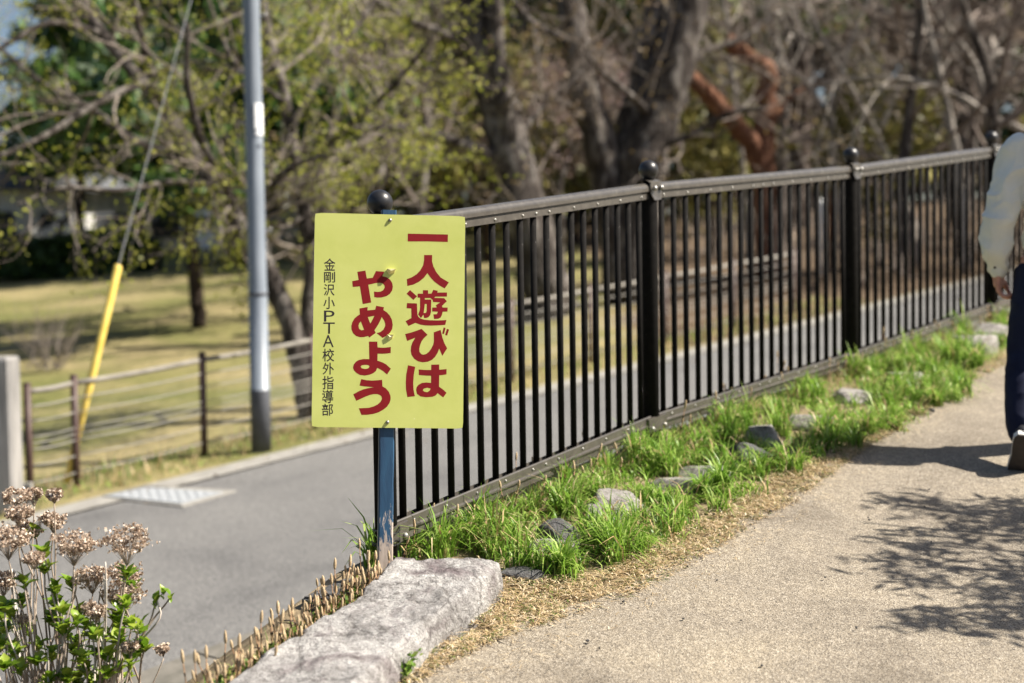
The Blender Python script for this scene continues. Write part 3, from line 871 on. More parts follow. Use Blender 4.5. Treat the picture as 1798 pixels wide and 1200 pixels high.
rock('rock', 1695, 612, 0.30, 0.13, 0.26, RK, 'large far rock in the grass beside the walker', 43, 0.3, 0.42)
rock('rock', 1742, 588, 0.26, 0.15, 0.2, RK, 'farthest pale rock close to the walker\'s leg', 47, 0.1, 0.6)
# squared dark block behind the kerb stone
mb = MB(); c = onpath(612, 1043) + Vector((-0.02, 0.03, -0.055))
bdir = Vector((0.35, 0.94, 0)).normalized(); bs = Vector((bdir.y, -bdir.x, 0))
mb.box(c, bs * 0.06, bdir * 0.16, Z * 0.07)
bm = bmesh.new(); me = mb.mesh('granite_block', M['rock_dark'], c); bm.from_mesh(me)
bmesh.ops.bevel(bm, geom=bm.edges[:], offset=0.008, segments=2, affect='EDGES'); bm.to_mesh(me); bm.free()
o = bpy.data.objects.new('granite_block', me); o.location = c; link(o)
tag(o, 'squared dark granite block behind the long kerb stone', 'stone block')

# ------------------------------------------------------------------ grass, straw, weeds
def poly_samples(poly_px, n, up=0.0):
    P = [onpath(x, y, up) for x, y in poly_px]
    xs = [p.x for p in P]; ys = [p.y for p in P]
    out = []
    def inside(x, y):
        c = False; j = len(P) - 1
        for i in range(len(P)):
            if (P[i].y > y) != (P[j].y > y) and x < (P[j].x - P[i].x) * (y - P[i].y) / (P[j].y - P[i].y) + P[i].x: c = not c
            j = i
        return c
    while len(out) < n:
        x = rng.uniform(min(xs), max(xs)); y = rng.uniform(min(ys), max(ys))
        if inside(x, y): out.append((x, y))
    return out

def blades(base, L, W, rg, lean=0.5, curl=0.6, flatz=0.0):
    """curved blades: 3 quads each, as loose quads sharing positions"""
    b = np.asarray(base); n = len(b)
    L = np.asarray(L).reshape(-1, 1); W = np.asarray(W).reshape(-1, 1)
    an = rg.uniform(0, 2 * np.pi, n)
    h = np.c_[np.cos(an), np.sin(an), np.zeros(n)]
    s = np.c_[-np.sin(an), np.cos(an), np.zeros(n)] * W * 0.5
    le = np.abs(rg.normal(0, lean, (n, 1))) + 0.08; cu = rg.uniform(0.1, curl, (n, 1))
    P = []
    zz = np.array([[0, 0, 1.0]])
    for t, w in ((0, 0.8), (0.35, 1.0), (0.7, 0.75), (1.0, 0.08)):
        ang = le * t + cu * t * t * 1.3
        # integrate roughly
        hx = L * t * np.sin(np.minimum(ang * 0.75, 1.5)); hz = L * t * np.cos(np.minimum(ang * 0.75, 1.45)) * (1 - flatz)
        c = b + h * hx + zz * hz
        P.append((c - s * w, c + s * w))
    me_v = np.stack([P[0][0], P[0][1], P[1][1], P[1][0], P[1][0], P[1][1], P[2][1], P[2][0], P[2][0], P[2][1], P[3][1], P[3][0]], axis=1)
    return me_v.reshape(-1, 3)

def blade_mesh(name, V12, mats, idx=None):
    """12 loose corners per blade -> 8 shared verts, 3 quads (one island per blade)"""
    n = len(V12) // 12; v = V12.reshape(n, 12, 3)
    verts = v[:, [0, 1, 2, 3, 6, 7, 10, 11], :].reshape(-1, 3)
    q = np.array([[0, 1, 2, 3], [3, 2, 4, 5], [5, 4, 6, 7]])
    loops = (np.arange(n)[:, None, None] * 8 + q[None]).reshape(-1)
    me = bpy.data.meshes.new(name)
    me.vertices.add(n * 8); me.vertices.foreach_set('co', verts.astype(np.float32).ravel())
    me.loops.add(n * 12); me.loops.foreach_set('vertex_index', loops.astype(np.int32))
    me.polygons.add(n * 3)
    me.polygons.foreach_set('loop_start', np.arange(0, n * 12, 4, dtype=np.int32))
    me.polygons.foreach_set('loop_total', np.full(n * 3, 4, dtype=np.int32))
    for m in mats: me.materials.append(m)
    if idx is not None: me.polygons.foreach_set('material_index', np.repeat(np.asarray(idx, dtype=np.int32), 3))
    me.polygons.foreach_set('use_smooth', np.ones(n * 3, dtype=bool))
    me.update(calc_edges=True)
    return me

GRASS = [(698, 985), (722, 945), (900, 895), (1150, 785), (1500, 655), (1765, 556), (1775, 600), (1700, 690), (1560, 762), (1480, 795), (1360, 848), (1312, 880), (1200, 930), (1130, 972), (1050, 1008), (960, 1020), (885, 1002)]
cl = poly_samples(GRASS, 560)
base = []; LL = []; WW = []; gi = []
ROCKS = [(o.location.x, o.location.y, max(o.dimensions.x, o.dimensions.y) * 0.46) for o in bpy.data.objects if o.name.startswith('rock')]
for (x, y) in cl:
    big = rng.random() < 0.45 and noise.noise(Vector((x * 2.3, y * 2.3, 0))) > -0.25
    nb = rng.randint(45, 85) if big else rng.randint(14, 34)
    rad = rng.uniform(0.025, 0.055) if big else rng.uniform(0.03, 0.09)
    ln = rng.uniform(0.10, 0.185) if big else rng.uniform(0.04, 0.10)
    for _ in range(nb):
        a = rng.uniform(0, 6.283); r = rad * math.sqrt(rng.random())
        px, py = x + r * math.cos(a), y + r * math.sin(a)
        if any((px - a_) ** 2 + (py + 0.02 - b_) ** 2 < c_ * c_ for a_, b_, c_ in ROCKS): continue
        base.append((px, py, zp(px, py) - 0.012)); LL.append(ln * rng.uniform(0.5, 1.25)); WW.append(rng.uniform(0.003, 0.0075))
        gi.append(1 if rng.random() < 0.12 else 0)
me = blade_mesh('grass', blades(base, LL, WW, nrng, 0.55, 0.95), [M['grass'], M['grass_dry']], gi)
go = link(bpy.data.objects.new('grass', me)); tag(go, 'lush bright green grass between the fence and the path', 'grass', kind='stuff')
# sparse thin grass and dry stems right under the fence
UNDER = [(705, 948), (900, 880), (1150, 768), (1500, 648), (1765, 552), (1770, 568), (1500, 668), (1150, 795), (900, 905), (715, 970)]
sm = poly_samples(UNDER, 2600)
base = [(x, y, zp(x, y) - 0.012) for x, y in sm]
me = blade_mesh('dry_grass', blades(base, nrng.uniform(0.03, 0.13, len(base)), nrng.uniform(0.002, 0.004, len(base)), nrng, 0.3, 0.5), [M['grass'], M['grass_dry']], nrng.random(len(base)) < 0.6)
tag(link(bpy.data.objects.new('dry_grass', me)), 'thin tan and green grass stems under the lower rail', 'grass', kind='stuff')
STRAW = [(880, 1008), (1050, 1012), (1200, 932), (1330, 850), (1450, 800), (1560, 745), (1765, 618), (1775, 640), (1692, 678), (1621, 730), (1520, 790), (1450, 842), (1400, 882), (1345, 912), (1220, 992), (1112, 1052), (985, 1090), (850, 1138), (745, 1196), (660, 1260), (640, 1240), (790, 1110), (868, 1040)]
sm = poly_samples(STRAW, 21000)
base = []
for x, y in sm:
    if noise.noise(Vector((x * 9, y * 9, 3))) + 0.5 * noise.noise(Vector((x * 25, y * 25, 3))) < -0.22 and rng.random() < 0.8: continue
    base.append((x, y, zp(x, y) + rng.uniform(0.0, 0.014)))
n = len(base)
me = blade_mesh('straw', blades(base, nrng.uniform(0.015, 0.055, n), nrng.uniform(0.0016, 0.0036, n), nrng, 1.2, 1.0, 0.72), [M['thatch'], M['grass_dry'], M['moss']], nrng.choice([0, 0, 0, 1, 1, 2], n))
tag(link(bpy.data.objects.new('straw', me)), 'flattened dry straw along the edge of the path', 'straw', kind='stuff')
# loose straw thinning out onto the paving
SPILL = [(985, 1090), (1215, 990), (1400, 882), (1520, 790), (1692, 678), (1775, 640), (1790, 665), (1640, 755), (1460, 880), (1260, 1015), (1050, 1125), (860, 1215), (745, 1210)]
sm = poly_samples(SPILL, 900)
base = [(x, y, zp(x, y) + 0.012) for x, y in sm]; n = len(base)
me = blade_mesh('loose_straw', blades(base, nrng.uniform(0.01, 0.05, n), nrng.uniform(0.001, 0.0026, n), nrng, 1.6, 1.0, 0.93), [M['thatch'], M['grass_dry']], nrng.choice([0, 1], n))
tag(link(bpy.data.objects.new('loose_straw', me)), 'loose straw bits scattered over the border of the path', 'straw', kind='stuff')
# low weeds behind the kerb stone, on the brow of the bank
def bank_pt(t, off):
    """t runs along the back of the kerb stone from the post towards the camera, off metres out over the bank"""
    k = t * (len(Lp) - 1); i = min(len(Lp) - 2, int(k)); p = lerp(Lp[i], Lp[i + 1], k - i)
    d = (Lp[i + 1] - Lp[i]); d = Vector((d.x, d.y, 0)).normalized(); s = Vector((d.y, -d.x, 0))
    if s.x > 0: s = -s
    q = p + s * off
    z = zp(q.x, q.y) - 0.008 - max(0.0, off - 0.10) * 0.80
    return Vector((q.x, q.y, z))
cs = []
for _ in range(17000):
    t = rng.uniform(-0.0, 0.75); off = rng.uniform(-0.02, 0.36)
    p = bank_pt(max(0, t), off); cs.append((p.x, p.y, p.z + rng.random() ** 1.6 * 0.06))
me = soup('weeds', cards(cs, 0.0105, nrng, 1.8), 4, [M['moss'], M['grass_dry']], nrng.choice([0, 0, 0, 1], len(cs)))
tag(link(bpy.data.objects.new('weeds', me)), 'low green weeds on the bank behind the kerb stone', 'weeds', kind='stuff')
base = []
for _ in range(900):
    p = bank_pt(max(0.0, rng.uniform(-0.02, 0.75)), rng.uniform(-0.02, 0.3)); base.append((p.x, p.y, p.z))
n = len(base)
me = blade_mesh('dead_stems', blades(base, nrng.uniform(0.03, 0.11, n), nrng.uniform(0.0016, 0.0034, n), nrng, 0.7, 0.9), [M['grass_dry'], M['moss'], M['grass']], nrng.choice([0, 0, 1, 2], n))
tag(link(bpy.data.objects.new('dead_stems', me)), 'dead stems and thin blades among the horsetails behind the kerb stone', 'stems', kind='stuff')
cs = []
for _ in range(420):
    u = rng.uniform(-4, 22); v = -1.0 + abs(rng.gauss(0, 0.35)) * rng.choice([-1.0, 1.0, 1.0]); p = UV(u, v); cs.append((p.x, p.y, p.z + 0.022))
me = soup('leaf_litter', cards(cs, 0.022, nrng, 1.7), 4, [M['leaf_brown']])
tag(link(bpy.data.objects.new('leaf_litter', me)), 'dry leaf scraps scattered along the far gutter', 'leaves', kind='stuff')
# weed at the front of the stone
wb = onpath(706, 1196)
cs = []; stems = MB()
for _ in range(16):
    a = rng.uniform(0, 6.28); L = rng.uniform(0.03, 0.085); l = rng.uniform(0.2, 0.9)
    tip = wb + Vector((math.cos(a) * L * l, math.sin(a) * L * l, L))
    stems.tube([wb.copy(), lerp(wb, tip, 0.5) + Vector((0, 0, 0.008)), tip], [0.0012, 0.001, 0.0006], 4)
    for k in range(9):
        p = lerp(wb, tip, rng.uniform(0.3, 1.0)); cs.append((p.x + rng.gauss(0, 0.006), p.y + rng.gauss(0, 0.006), p.z + rng.gauss(0, 0.004)))
wt = thing('weed', wb, 'small green weed at the front foot of the kerb stone', 'weed')
part('stem', stems, M['moss'], wt)
lv = soup('leaves', cards(np.array(cs) - np.array(wb), 0.011, nrng, 1.5), 4, [M['grass']]); link(bpy.data.objects.new('leaves', lv), wt)
# long-bladed tuft at the foot of the sign stake
tb = onpath(668, 992, 0.0)
def long_tuft(name, base_pt, n, Lr, label, px=None):
    bs = [(base_pt.x + rng.gauss(0, 0.012), base_pt.y + rng.gauss(0, 0.012), base_pt.z - 0.01) for _ in range(n)]
    V = blades(np.array(bs) - np.array(base_pt), nrng.uniform(Lr[0], Lr[1], n), nrng.uniform(0.004, 0.0105, n), nrng, 0.5, 0.9)
    o = bpy.data.objects.new(name, blade_mesh(name, V, [M['grass']])); o.location = base_pt; link(o)
    return tag(o, label, 'grass tuft')
long_tuft('grass_tuft', tb + Vector((-0.03, -0.01, -0.01)), 44, (0.12, 0.27), 'long bladed grass tuft at the foot of the sign stake')
long_tuft('grass_tuft', onpath(1690, 592), 16, (0.15, 0.30), 'tall upright grass tuft beside the far rock under the fence')
long_tuft('grass_tuft', onpath(1085, 968), 90, (0.08, 0.18), 'dark green spreading tuft right of the dark pointed rock')
long_tuft('grass_tuft', onpath(985, 1010), 110, (0.08, 0.18), 'wide green tuft nearest to the kerb stone end')
long_tuft('grass_tuft', onpath(1265, 862), 130, (0.09, 0.19), 'green tuft spilling over the path edge before the shadow tip')
long_tuft('grass_tuft', onpath(1235, 875), 90, (0.07, 0.16), 'green tuft just left of the tuft before the shadow tip')

# ------------------------------------------------------------------ horsetail sprouts
def sprout_mesh(k):
    H = [0.055, 0.085, 0.115, 0.145][k]; rr = random.Random(k)
    lean = Vector((rr.uniform(-0.12, 0.12), rr.uniform(-0.12, 0.12), 0))
    P = lambda t: Vector((lean.x * H * t * t, lean.y * H * t * t, H * t))
    hl = 0.030
    st = MB(); pts = []; rad = []; dark = []
    t = 0.0
    for t0 in (0.22, 0.5, 0.78):
        for t_, r_, dk in ((t0 - 0.10, 0.0014, 0), (t0, 0.0015, 0), (t0 + 0.001, 0.0021, 1), (t0 + 0.06, 0.0028, 1), (t0 + 0.065, 0.0014, 0)):
            pts.append(P(t_)); rad.append(r_); dark.append(dk)
    pts = [P(0)] + pts + [P(1)]; rad = [0.0016] + rad + [0.0013]; dark = [0] + dark + [0]
    st.tube(pts, rad, 7)
    for q in range(len(pts) - 1):
        for j in range(7): st.m[q * 7 + j] = dark[q]
    hd = MB(); c = P(1.0)
    prof = [(0.0016, 0), (0.0032, 0.003), (0.0042, 0.009), (0.0042, 0.016), (0.0036, 0.022), (0.0022, 0.027), (0.0005, hl)]
    hd.lathe(c, prof, 9)
    return (st.mesh('stem', [M['sprout_stem'], M['sprout_dark']], smooth=True), hd.mesh('spore_head', M['sprout_head'], smooth=True))
SP = [sprout_mesh(k) for k in range(4)]
def sprout(p, label, group):
    k = rng.choice([0, 1, 1, 2, 2, 3]); s = rng.uniform(0.85, 1.2)
    o = thing('horsetail_sprout', p, label, 'horsetail', group)
    o.rotation_euler = (rng.gauss(0, 0.13), rng.gauss(0, 0.13), rng.uniform(0, 6.28)); o.scale = (s, s, s * rng.uniform(0.8, 1.2))
    for nm, me in zip(('stem', 'spore_head'), SP[k]):
        c = bpy.data.objects.new(nm, me); link(c, o)
for i in range(150):
    t = 0.02 + 0.70 * (i + rng.random()) / 150; off = abs(rng.gauss(0.03, 0.06))
    p = bank_pt(t, min(off, 0.19))
    sprout(p - Vector((0, 0, 0.006)), 'tan horsetail sprout in the row behind the kerb stone', 'horsetail sprouts behind the kerb stone')
for i in range(120):
    t = (i + rng.random()) / 120 * 2.95; k = int(t); q = lerp(POST[k], POST[k + 1], t - k)
    d = POST[k + 1] - POST[k]; s = Vector((d.y, -d.x, 0)).normalized()
    q = q + s * rng.uniform(-0.12, 0.16)
    sprout(Vector((q.x, q.y, zp(q.x, q.y) - 0.01)), 'tan horsetail sprout among the grass under the metal fence', 'horsetail sprouts under the metal fence')

# pebbles lying on the path
pebble = MB()
bm = bmesh.new(); bmesh.ops.create_icosphere(bm, subdivisions=2, radius=1.0)
for v in bm.verts: v.co *= 1 + 0.25 * noise.noise(v.co * 1.7)
pm = bpy.data.meshes.new('pebble'); bm.to_mesh(pm); bm.free(); pm.materials.append(M['rock_dark'])
for i in range(26):
    if i == 0: c = onpath(1637, 727); s = 0.015
    else: c = onpath(rng.uniform(1000, 1790), rng.uniform(860, 1190)); s = rng.uniform(0.003, 0.006)
    o = put('pebble', pm, c + Vector((0, 0, 0.014 + s * 0.2)), None, (rng.random(), rng.random(), rng.random() * 6), (s, s * 0.8, s * 0.6))
    if i == 0: tag(o, 'dark pebble on the path, largest of the loose stones', 'pebble')
    else: tag(o, 'tiny dark pebble lying loose on the beige path', 'pebble', 'tiny pebbles on the path')

# ------------------------------------------------------------------ rope fence along the park
M['brown_post'] = speck('brown_painted_steel', [(0.3, (0.045, 0.024, 0.02)), (0.7, (0.085, 0.05, 0.042))], 12, 0.55, 5, 0.1)
M['pale_rail'] = speck('weathered_grey_rail', [(0.3, (0.15, 0.135, 0.115)), (0.7, (0.27, 0.25, 0.215))], 8, 0.7, 6, 0.2)
M['wire'] = speck('grey_wire', [(0.3, (0.20, 0.19, 0.17)), (0.7, (0.33, 0.31, 0.28))], 8, 0.6, 4, 0)
rf = thing('wire_fence', UV(0, 0), 'brown post and wire fence with a pale top rail along the park edge', 'fence')
RU = [-0.42, 0.0, 1.28, 2.55, 3.97, 5.4, 6.8, 8.3, 9.85, 11.4]
RH = 0.885
for u in RU:
    b = UV(u, 0); mb = MB()
    mb.tube([b - Z * 0.2, b + Z * (RH + 0.01)], 0.031, 12)
    po = part('fence_post', mb, M['brown_post'], rf, True)
    mb = MB(); mb.lathe(b + Z * (RH + 0.0101), [(0.033, 0), (0.033, 0.006), (0.025, 0.014), (0.002, 0.018)], 12)
    part('post_cap', mb, M['brown_post'], po, True)
for i in range(len(RU) - 1):
    a, b = UV(RU[i], 0, RH - 0.045), UV(RU[i + 1], 0, RH - 0.045)
    pts = [lerp(a, b, t / 6) - Z * (0.012 * math.sin(math.pi * t / 6)) for t in range(7)]
    mb = MB(); mb.tube(pts, 0.023, 10); part('top_rail', mb, M['pale_rail'], rf, True)
    for hh, r in ((0.72, 0.006), (0.60, 0.005), (0.47, 0.005), (0.42, 0.005), (0.37, 0.006), (0.24, 0.005), (0.10, 0.005)):
        pts = [UV(lerp(RU[i], RU[i + 1], t / 5), -0.02, hh * RH / 0.885) - Z * 0.012 * math.sin(math.pi * t / 5) for t in range(6)]
        mb = MB(); mb.tube(pts, r, 6); part('wire', mb, M['wire'], rf, True)
    if RU[i + 1] <= 6.9:
        mb = MB(); nn = int((RU[i + 1] - RU[i]) / 0.035)
        for q in range(1, nn):
            u = lerp(RU[i], RU[i + 1], q / nn)
            mb.tube([UV(u, 0.012, 0.04), UV(u, 0.012, 0.72)], 0.0016, 3, False)
        tag(part('mesh_panel', mb, M['wire'], rf), kind='stuff')

# grass on the strip between gutter and wire fence
base = []; LL = []
for _ in range(5200):
    u = rng.uniform(-3, 13); v = rng.uniform(-0.42, 0.5)
    p = UV(u, v); base.append((p.x, p.y, p.z - 0.03)); LL.append(rng.uniform(0.04, 0.16) * (1.4 if noise.noise(Vector((u * 1.1, v * 2, 0))) > 0.15 else 0.7))
n = len(base)
me = blade_mesh('roadside_grass', blades(base, LL, nrng.uniform(0.006, 0.012, n), nrng, 0.5, 0.8), [M['grass'], M['grass_dry'], M['moss']], nrng.choice([0, 1, 1, 2], n))
tag(link(bpy.data.objects.new('roadside_grass', me)), 'rough grass along the foot of the wire fence', 'grass', kind='stuff')

# ------------------------------------------------------------------ utility pole and its stay
pbase = onroad(459, 788, 0); 
pd = (pbase - CAM).dot(_F)
pole = thing('utility_pole', pbase, 'tall slim grey steel utility pole standing behind the wire fence', 'utility pole')
M['pole'] = speck('grey_pole', [(0.3, (0.14, 0.165, 0.20)), (0.7, (0.24, 0.27, 0.31))], 4, 0.42, 6, 0.05, spec=0.5, vscale=(3, 3, 0.5))
M['pole_dark'] = speck('dark_pole_wrap', [(0.3, (0.055, 0.058, 0.066)), (0.7, (0.10, 0.105, 0.12))], 6, 0.6, 6, 0.1)
M['reflector'] = speck('white_plate', [(0.3, (0.78, 0.80, 0.82)), (0.7, (0.88, 0.88, 0.88))], 6, 0.35, 3, 0)
M['steel'] = speck('steel', [(0.3, (0.35, 0.36, 0.37)), (0.7, (0.55, 0.55, 0.56))], 12, 0.4, 4, 0, metallic=0.5)
mb = MB()
mb.lathe(pbase, [(0.088, -0.3), (0.088, 0.55), (0.086, 0.551), (0.083, 1.45), (0.0805, 1.46), (0.070, 6.5), (0.062, 9.0)], 24)
part('shaft', mb, M['pole'], pole, True)
mb = MB(); mb.lathe(pbase, [(0.0905, -0.02), (0.0905, 0.52), (0.089, 0.53)], 24); part('foot_wrap', mb, M['pole_dark'], pole, True)
mb = MB(); mb.lathe(pbase, [(0.0850, 1.37), (0.0885, 1.372), (0.0885, 1.395), (0.0845, 1.40)], 24); part('band', mb, M['pole_dark'], pole, True)
# plate facing the sun side, step bolts
mb = MB()
for q in range(5): pass
rr_ = 0.0835
ringa = [pbase + Vector((math.cos(t), math.sin(t), 0)) * rr_ + Z * 2.79 for t in [math.radians(-75 + k * 9) for k in range(9)]]
ringb = [p + Z * 0.28 for p in ringa]
ringa2 = [pbase + (p - pbase - Z * (p.z - pbase.z)) * 0.955 + Z * (p.z - pbase.z) for p in ringa]; ringb2 = [p + Z * 0.28 for p in ringa2]
mb.loft([ringa, ringb], closed=False); mb.loft([list(reversed(ringa2)), list(reversed(ringb2))], closed=False)
part('number_plate', mb, M['reflector'], pole)
for hz, sgn in ((2.3, -1), (2.9, -1), (3.35, -1), (3.85, 1), (4.5, -1), (5.0, 1), (1.95, 1)):
    mb = MB(); a = pbase + Z * hz + _R0 * sgn * 0.07
    mb.tube([a, a + _R0 * sgn * 0.055, a + _R0 * sgn * 0.055 + Z * 0.02], 0.009, 8); part('step_bolt', mb, M['steel'], pole, True)
stay_a = onroad(116, 852, 0); d_s = (stay_a - CAM).dot(_F)
gtop = at(208, 466, d_s + 0.25)
stay = thing('stay_wire', stay_a, 'yellow covered stay wire slanting up from behind the fence end', 'stay wire')
M['yellow'] = speck('yellow_guard', [(0.3, (0.62, 0.44, 0.075)), (0.7, (0.80, 0.62, 0.16))], 10, 0.4, 5, 0.05)
mb = MB(); dirg = (gtop - stay_a).normalized()
mb.tube([stay_a + dirg * 0.02, lerp(stay_a, gtop, 0.42), lerp(stay_a, gtop, 0.43), gtop - dirg * 0.02, gtop], [0.030, 0.031, 0.034, 0.034, 0.026], 14)
part('guard', mb, M['yellow'], stay, True)
mb = MB(); far = gtop + (at(352, -60, pd - 0.3) - gtop) * 1.9
mb.tube([stay_a - Z * 0.1, gtop, lerp(gtop, far, 0.5), far], 0.005, 6); part('cable', mb, M['steel'], stay, True)

# concrete post at the left, small marker, drain cover
cb = onroad(6, 893)
dC = (cb - CAM).dot(_F)
mb = MB(); hw = 29 * dC / FPX; hh = (893 - 626) * dC / FPX
prof = [(-1, -1), (1, -1), (1, 1), (-1, 1)]
cp = thing('concrete_post', cb, 'weathered concrete gate post at the left edge beside the wire fence', 'post')
rings = []
for k in range(9):
    t = k / 8; w = hw * (1 - 0.02 * t) * (0.93 if k == 8 else 1.0)
    rings.append([cb + Vector((sx_ * w, sy_ * w, -0.1 + (hh + 0.1) * (t if k < 8 else 1.0))) for sx_, sy_ in [(-1, -.8), (-.8, -1), (.8, -1), (1, -.8), (1, .8), (.8, 1), (-.8, 1), (-1, .8)]])
rings[-2] = [Vector((p.x, p.y, cb.z + hh - 0.03)) for p in rings[-2]]
mb.loft(rings); part('shaft', mb, M['concrete_post'], cp)
mk = onroad(51, 893); mb = MB(); mb.box(mk + Z * 0.08, Vector((0.028, 0, 0)), Vector((0, 0.028, 0)), Z * 0.12)
o = part('boundary_marker', mb, M['concrete'], None, False, org=mk); tag(o, 'short pale boundary stub in the grass beside the concrete post', 'marker')
dq = [onroad(181, 870, 0.02), onroad(258, 856, 0.02), onroad(392, 864, 0.02), onroad(318, 884, 0.02)]
dcv = thing('drain_cover', sum(dq, Vector()) / 4, 'grey chequered steel drain cover at the far edge of the road', 'drain cover')
cc = sum(dq, Vector()) / 4
mb = MB(); ins = [lerp(p, cc, 0.0) for p in dq]
mb.loft([[p - Z * 0.03 for p in ins], ins]); part('plate', mb, M['steel_plate'], dcv)
mb = MB()
for a in range(1, 16):
    for b_ in range(1, 10):
        p = lerp(lerp(dq[0], dq[3], a / 16), lerp(dq[1], dq[2], a / 16), b_ / 10)
        e1 = (dq[3] - dq[0]).normalized() * 0.018; e2 = (dq[1] - dq[0]).normalized() * 0.005
        if (a + b_) % 2: e1, e2 = (dq[1] - dq[0]).normalized() * 0.018, (dq[3] - dq[0]).normalized() * 0.005
        mb.add([p - e1, p + e2, p + e1, p - e2, p + Z * 0.004], [(0, 1, 4), (1, 2, 4), (2, 3, 4), (3, 0, 4)])
tag(part('tread_lugs', mb, M['steel_plate'], dcv), kind='stuff')
fr = [onroad(170, 872, 0.012), onroad(255, 853, 0.012), onroad(415, 861, 0.012), onroad(321, 889, 0.012)]
mb = MB(); mb.loft([[p - Z * 0.05 for p in fr], fr]); part('concrete_frame', mb, M['concrete'], dcv)
# lids of the near gutter
lid_mb = MB(); lid_mb.box((0, 0, 0), Vector((0.245, 0, 0)), Vector((0, 0.20, 0)), Z * 0.03)
M['lid'] = speck('mossy_concrete', [(0.3, (0.09, 0.085, 0.07)), (0.7, (0.19, 0.175, 0.15))], 7, 0.85, 8, 0.3)
lid = lid_mb.mesh('gutter_lid', M['lid'])
ng = thing('covered_gutter', UV(-6, ROAD_NEAR - 0.23), 'row of concrete gutter lids along the near edge of the road', 'gutter')
for k in range(34):
    u = -13 + k * 0.505; c = UV(u, ROAD_NEAR - 0.24, 0.0)
    put('gutter_lid', lid, c, ng, (0, -math.atan(UG), math.atan2(UD.y, UD.x)))

# ------------------------------------------------------------------ dry hydrangea in the left corner
M['floret'] = leafmat('dry_floret', (0.25, 0.17, 0.12), (0.50, 0.385, 0.29), (0.84, 0.74, 0.63), 0.25, 0.7)
M['h_leaf'] = leafmat('new_hydrangea_leaf', (0.10, 0.20, 0.015), (0.21, 0.34, 0.025), (0.36, 0.45, 0.06), 0.45, 0.35, 0.5)
M['h_stem'] = speck('dry_stem', [(0.3, (0.20, 0.14, 0.10)), (0.7, (0.50, 0.42, 0.34))], 20, 0.7, 5, 0.2)
M['h_stem_pale'] = speck('bleached_stem', [(0.3, (0.40, 0.34, 0.29)), (0.7, (0.66, 0.60, 0.53))], 20, 0.7, 5, 0.2)
HB = at(120, 1345, 4.15)
hyd = thing('hydrangea_bush', HB, 'dry brown hydrangea heads with fresh green leaves in the left corner', 'bush')
heads = [(27, 873, 25, 4.2), (95, 870, 15, 4.15), (33, 903, 22, 4.1), (14, 947, 36, 4.05), (50, 930, 22, 4.2), (93, 915, 22, 4.2), (60, 872, 18, 4.3), (129, 957, 37, 4.05), (222, 951, 42, 4.1), (60, 983, 18, 4.0), (162, 1014, 29, 4.2), (216, 1010, 32, 4.25), (219, 1045, 34, 4.15), (168, 1073, 22, 4.05), (6, 1022, 25, 4.2), (228, 1136, 14, 4.0), (39, 1086, 13, 4.1), (287, 1142, 12, 4.05)]
def hstem(p, r=0.0019, pale=False, foot=None):
    f = foot or HB + Vector(((p.x - HB.x) * 0.55 + rng.gauss(0, 0.05), (p.y - HB.y) * 0.6 + rng.gauss(0, 0.07), 0))
    mid = lerp(f, p, 0.55) + Vector((rng.gauss(0, 0.018), rng.gauss(0, 0.02), 0))
    mid2 = lerp(f, p, 0.85) + Vector((rng.gauss(0, 0.006), rng.gauss(0, 0.006), 0))
    mb = MB(); mb.tube(catmull([f, mid, mid2, p], 4), [r * (1.55 - 0.045 * k) for k in range(13)], 6)
    return part('stem', mb, M['h_stem_pale'] if pale else M['h_stem'], hyd, True)
for (px, py, rp, d) in heads:
    c = at(px, py, d); R_ = rp * d / FPX * 1.22; sd_ = Vector((px * 0.37, py * 0.21, 0))
    if px == 287: hstem(c - Z * R_, 0.0016)
    else: hstem(c - Z * R_ * 0.8)
    mb = MB(); base_ = c - Z * R_ * 0.85
    nfl = int(110 + R_ * 6200)
    fl = []
    for k in range(nfl):
        v = Vector((rng.gauss(0, 1), rng.gauss(0, 1), rng.gauss(0, 1))).normalized()
        v.z = v.z * 0.72 + 0.12
        v *= 0.72 + 0.55 * abs(noise.noise(v * 1.8 + sd_)) + 0.12 * noise.noise(v * 5 + sd_)
        q = c + Vector((v.x * R_, v.y * R_, v.z * R_ * 0.82)) * rng.uniform(0.62, 1.05)
        if noise.noise(q * 34) < -0.10: continue
        fl.append(q)
        if k % 6 == 0: mb.tube([base_, lerp(base_, q, 0.6) + Vector((0, 0, R_ * 0.05)), q], 0.00055, 3, False)
    hd = part('flower_head', mb, M['h_stem'], hyd)
    cs = []
    for q in fl:
        for _ in range(3): cs.append((q.x + rng.gauss(0, 0.0022) - HB.x, q.y + rng.gauss(0, 0.0022) - HB.y, q.z + rng.gauss(0, 0.0022) - HB.z))
    link(bpy.data.objects.new('florets', soup('florets', cards(cs, 0.0078, nrng, 1.2), 4, [M['floret']])), hd)
def leaf_quads(c, d, L, W):
    """a cupped, pointed leaf: 6 quads"""
    d = d.normalized(); s = d.cross(Z); s = s.normalized() if s.length > 1e-3 else Vector((1, 0, 0)); nn = s.cross(d)
    vs = []
    for t, w in ((0, 0.1), (0.3, 0.85), (0.62, 0.9), (1.0, 0.03)):
        m = c + d * (L * t) + nn * (L * -0.25 * t * t)
        vs += [m - s * (W * w * 0.5) + nn * W * 0.18 * w, m, m + s * (W * w * 0.5) + nn * W * 0.18 * w]
    fs = []
    for k in range(3):
        for j in range(2): fs.append((k * 3 + j, k * 3 + j + 1, k * 3 + j + 4, k * 3 + j + 3))
    return vs, fs
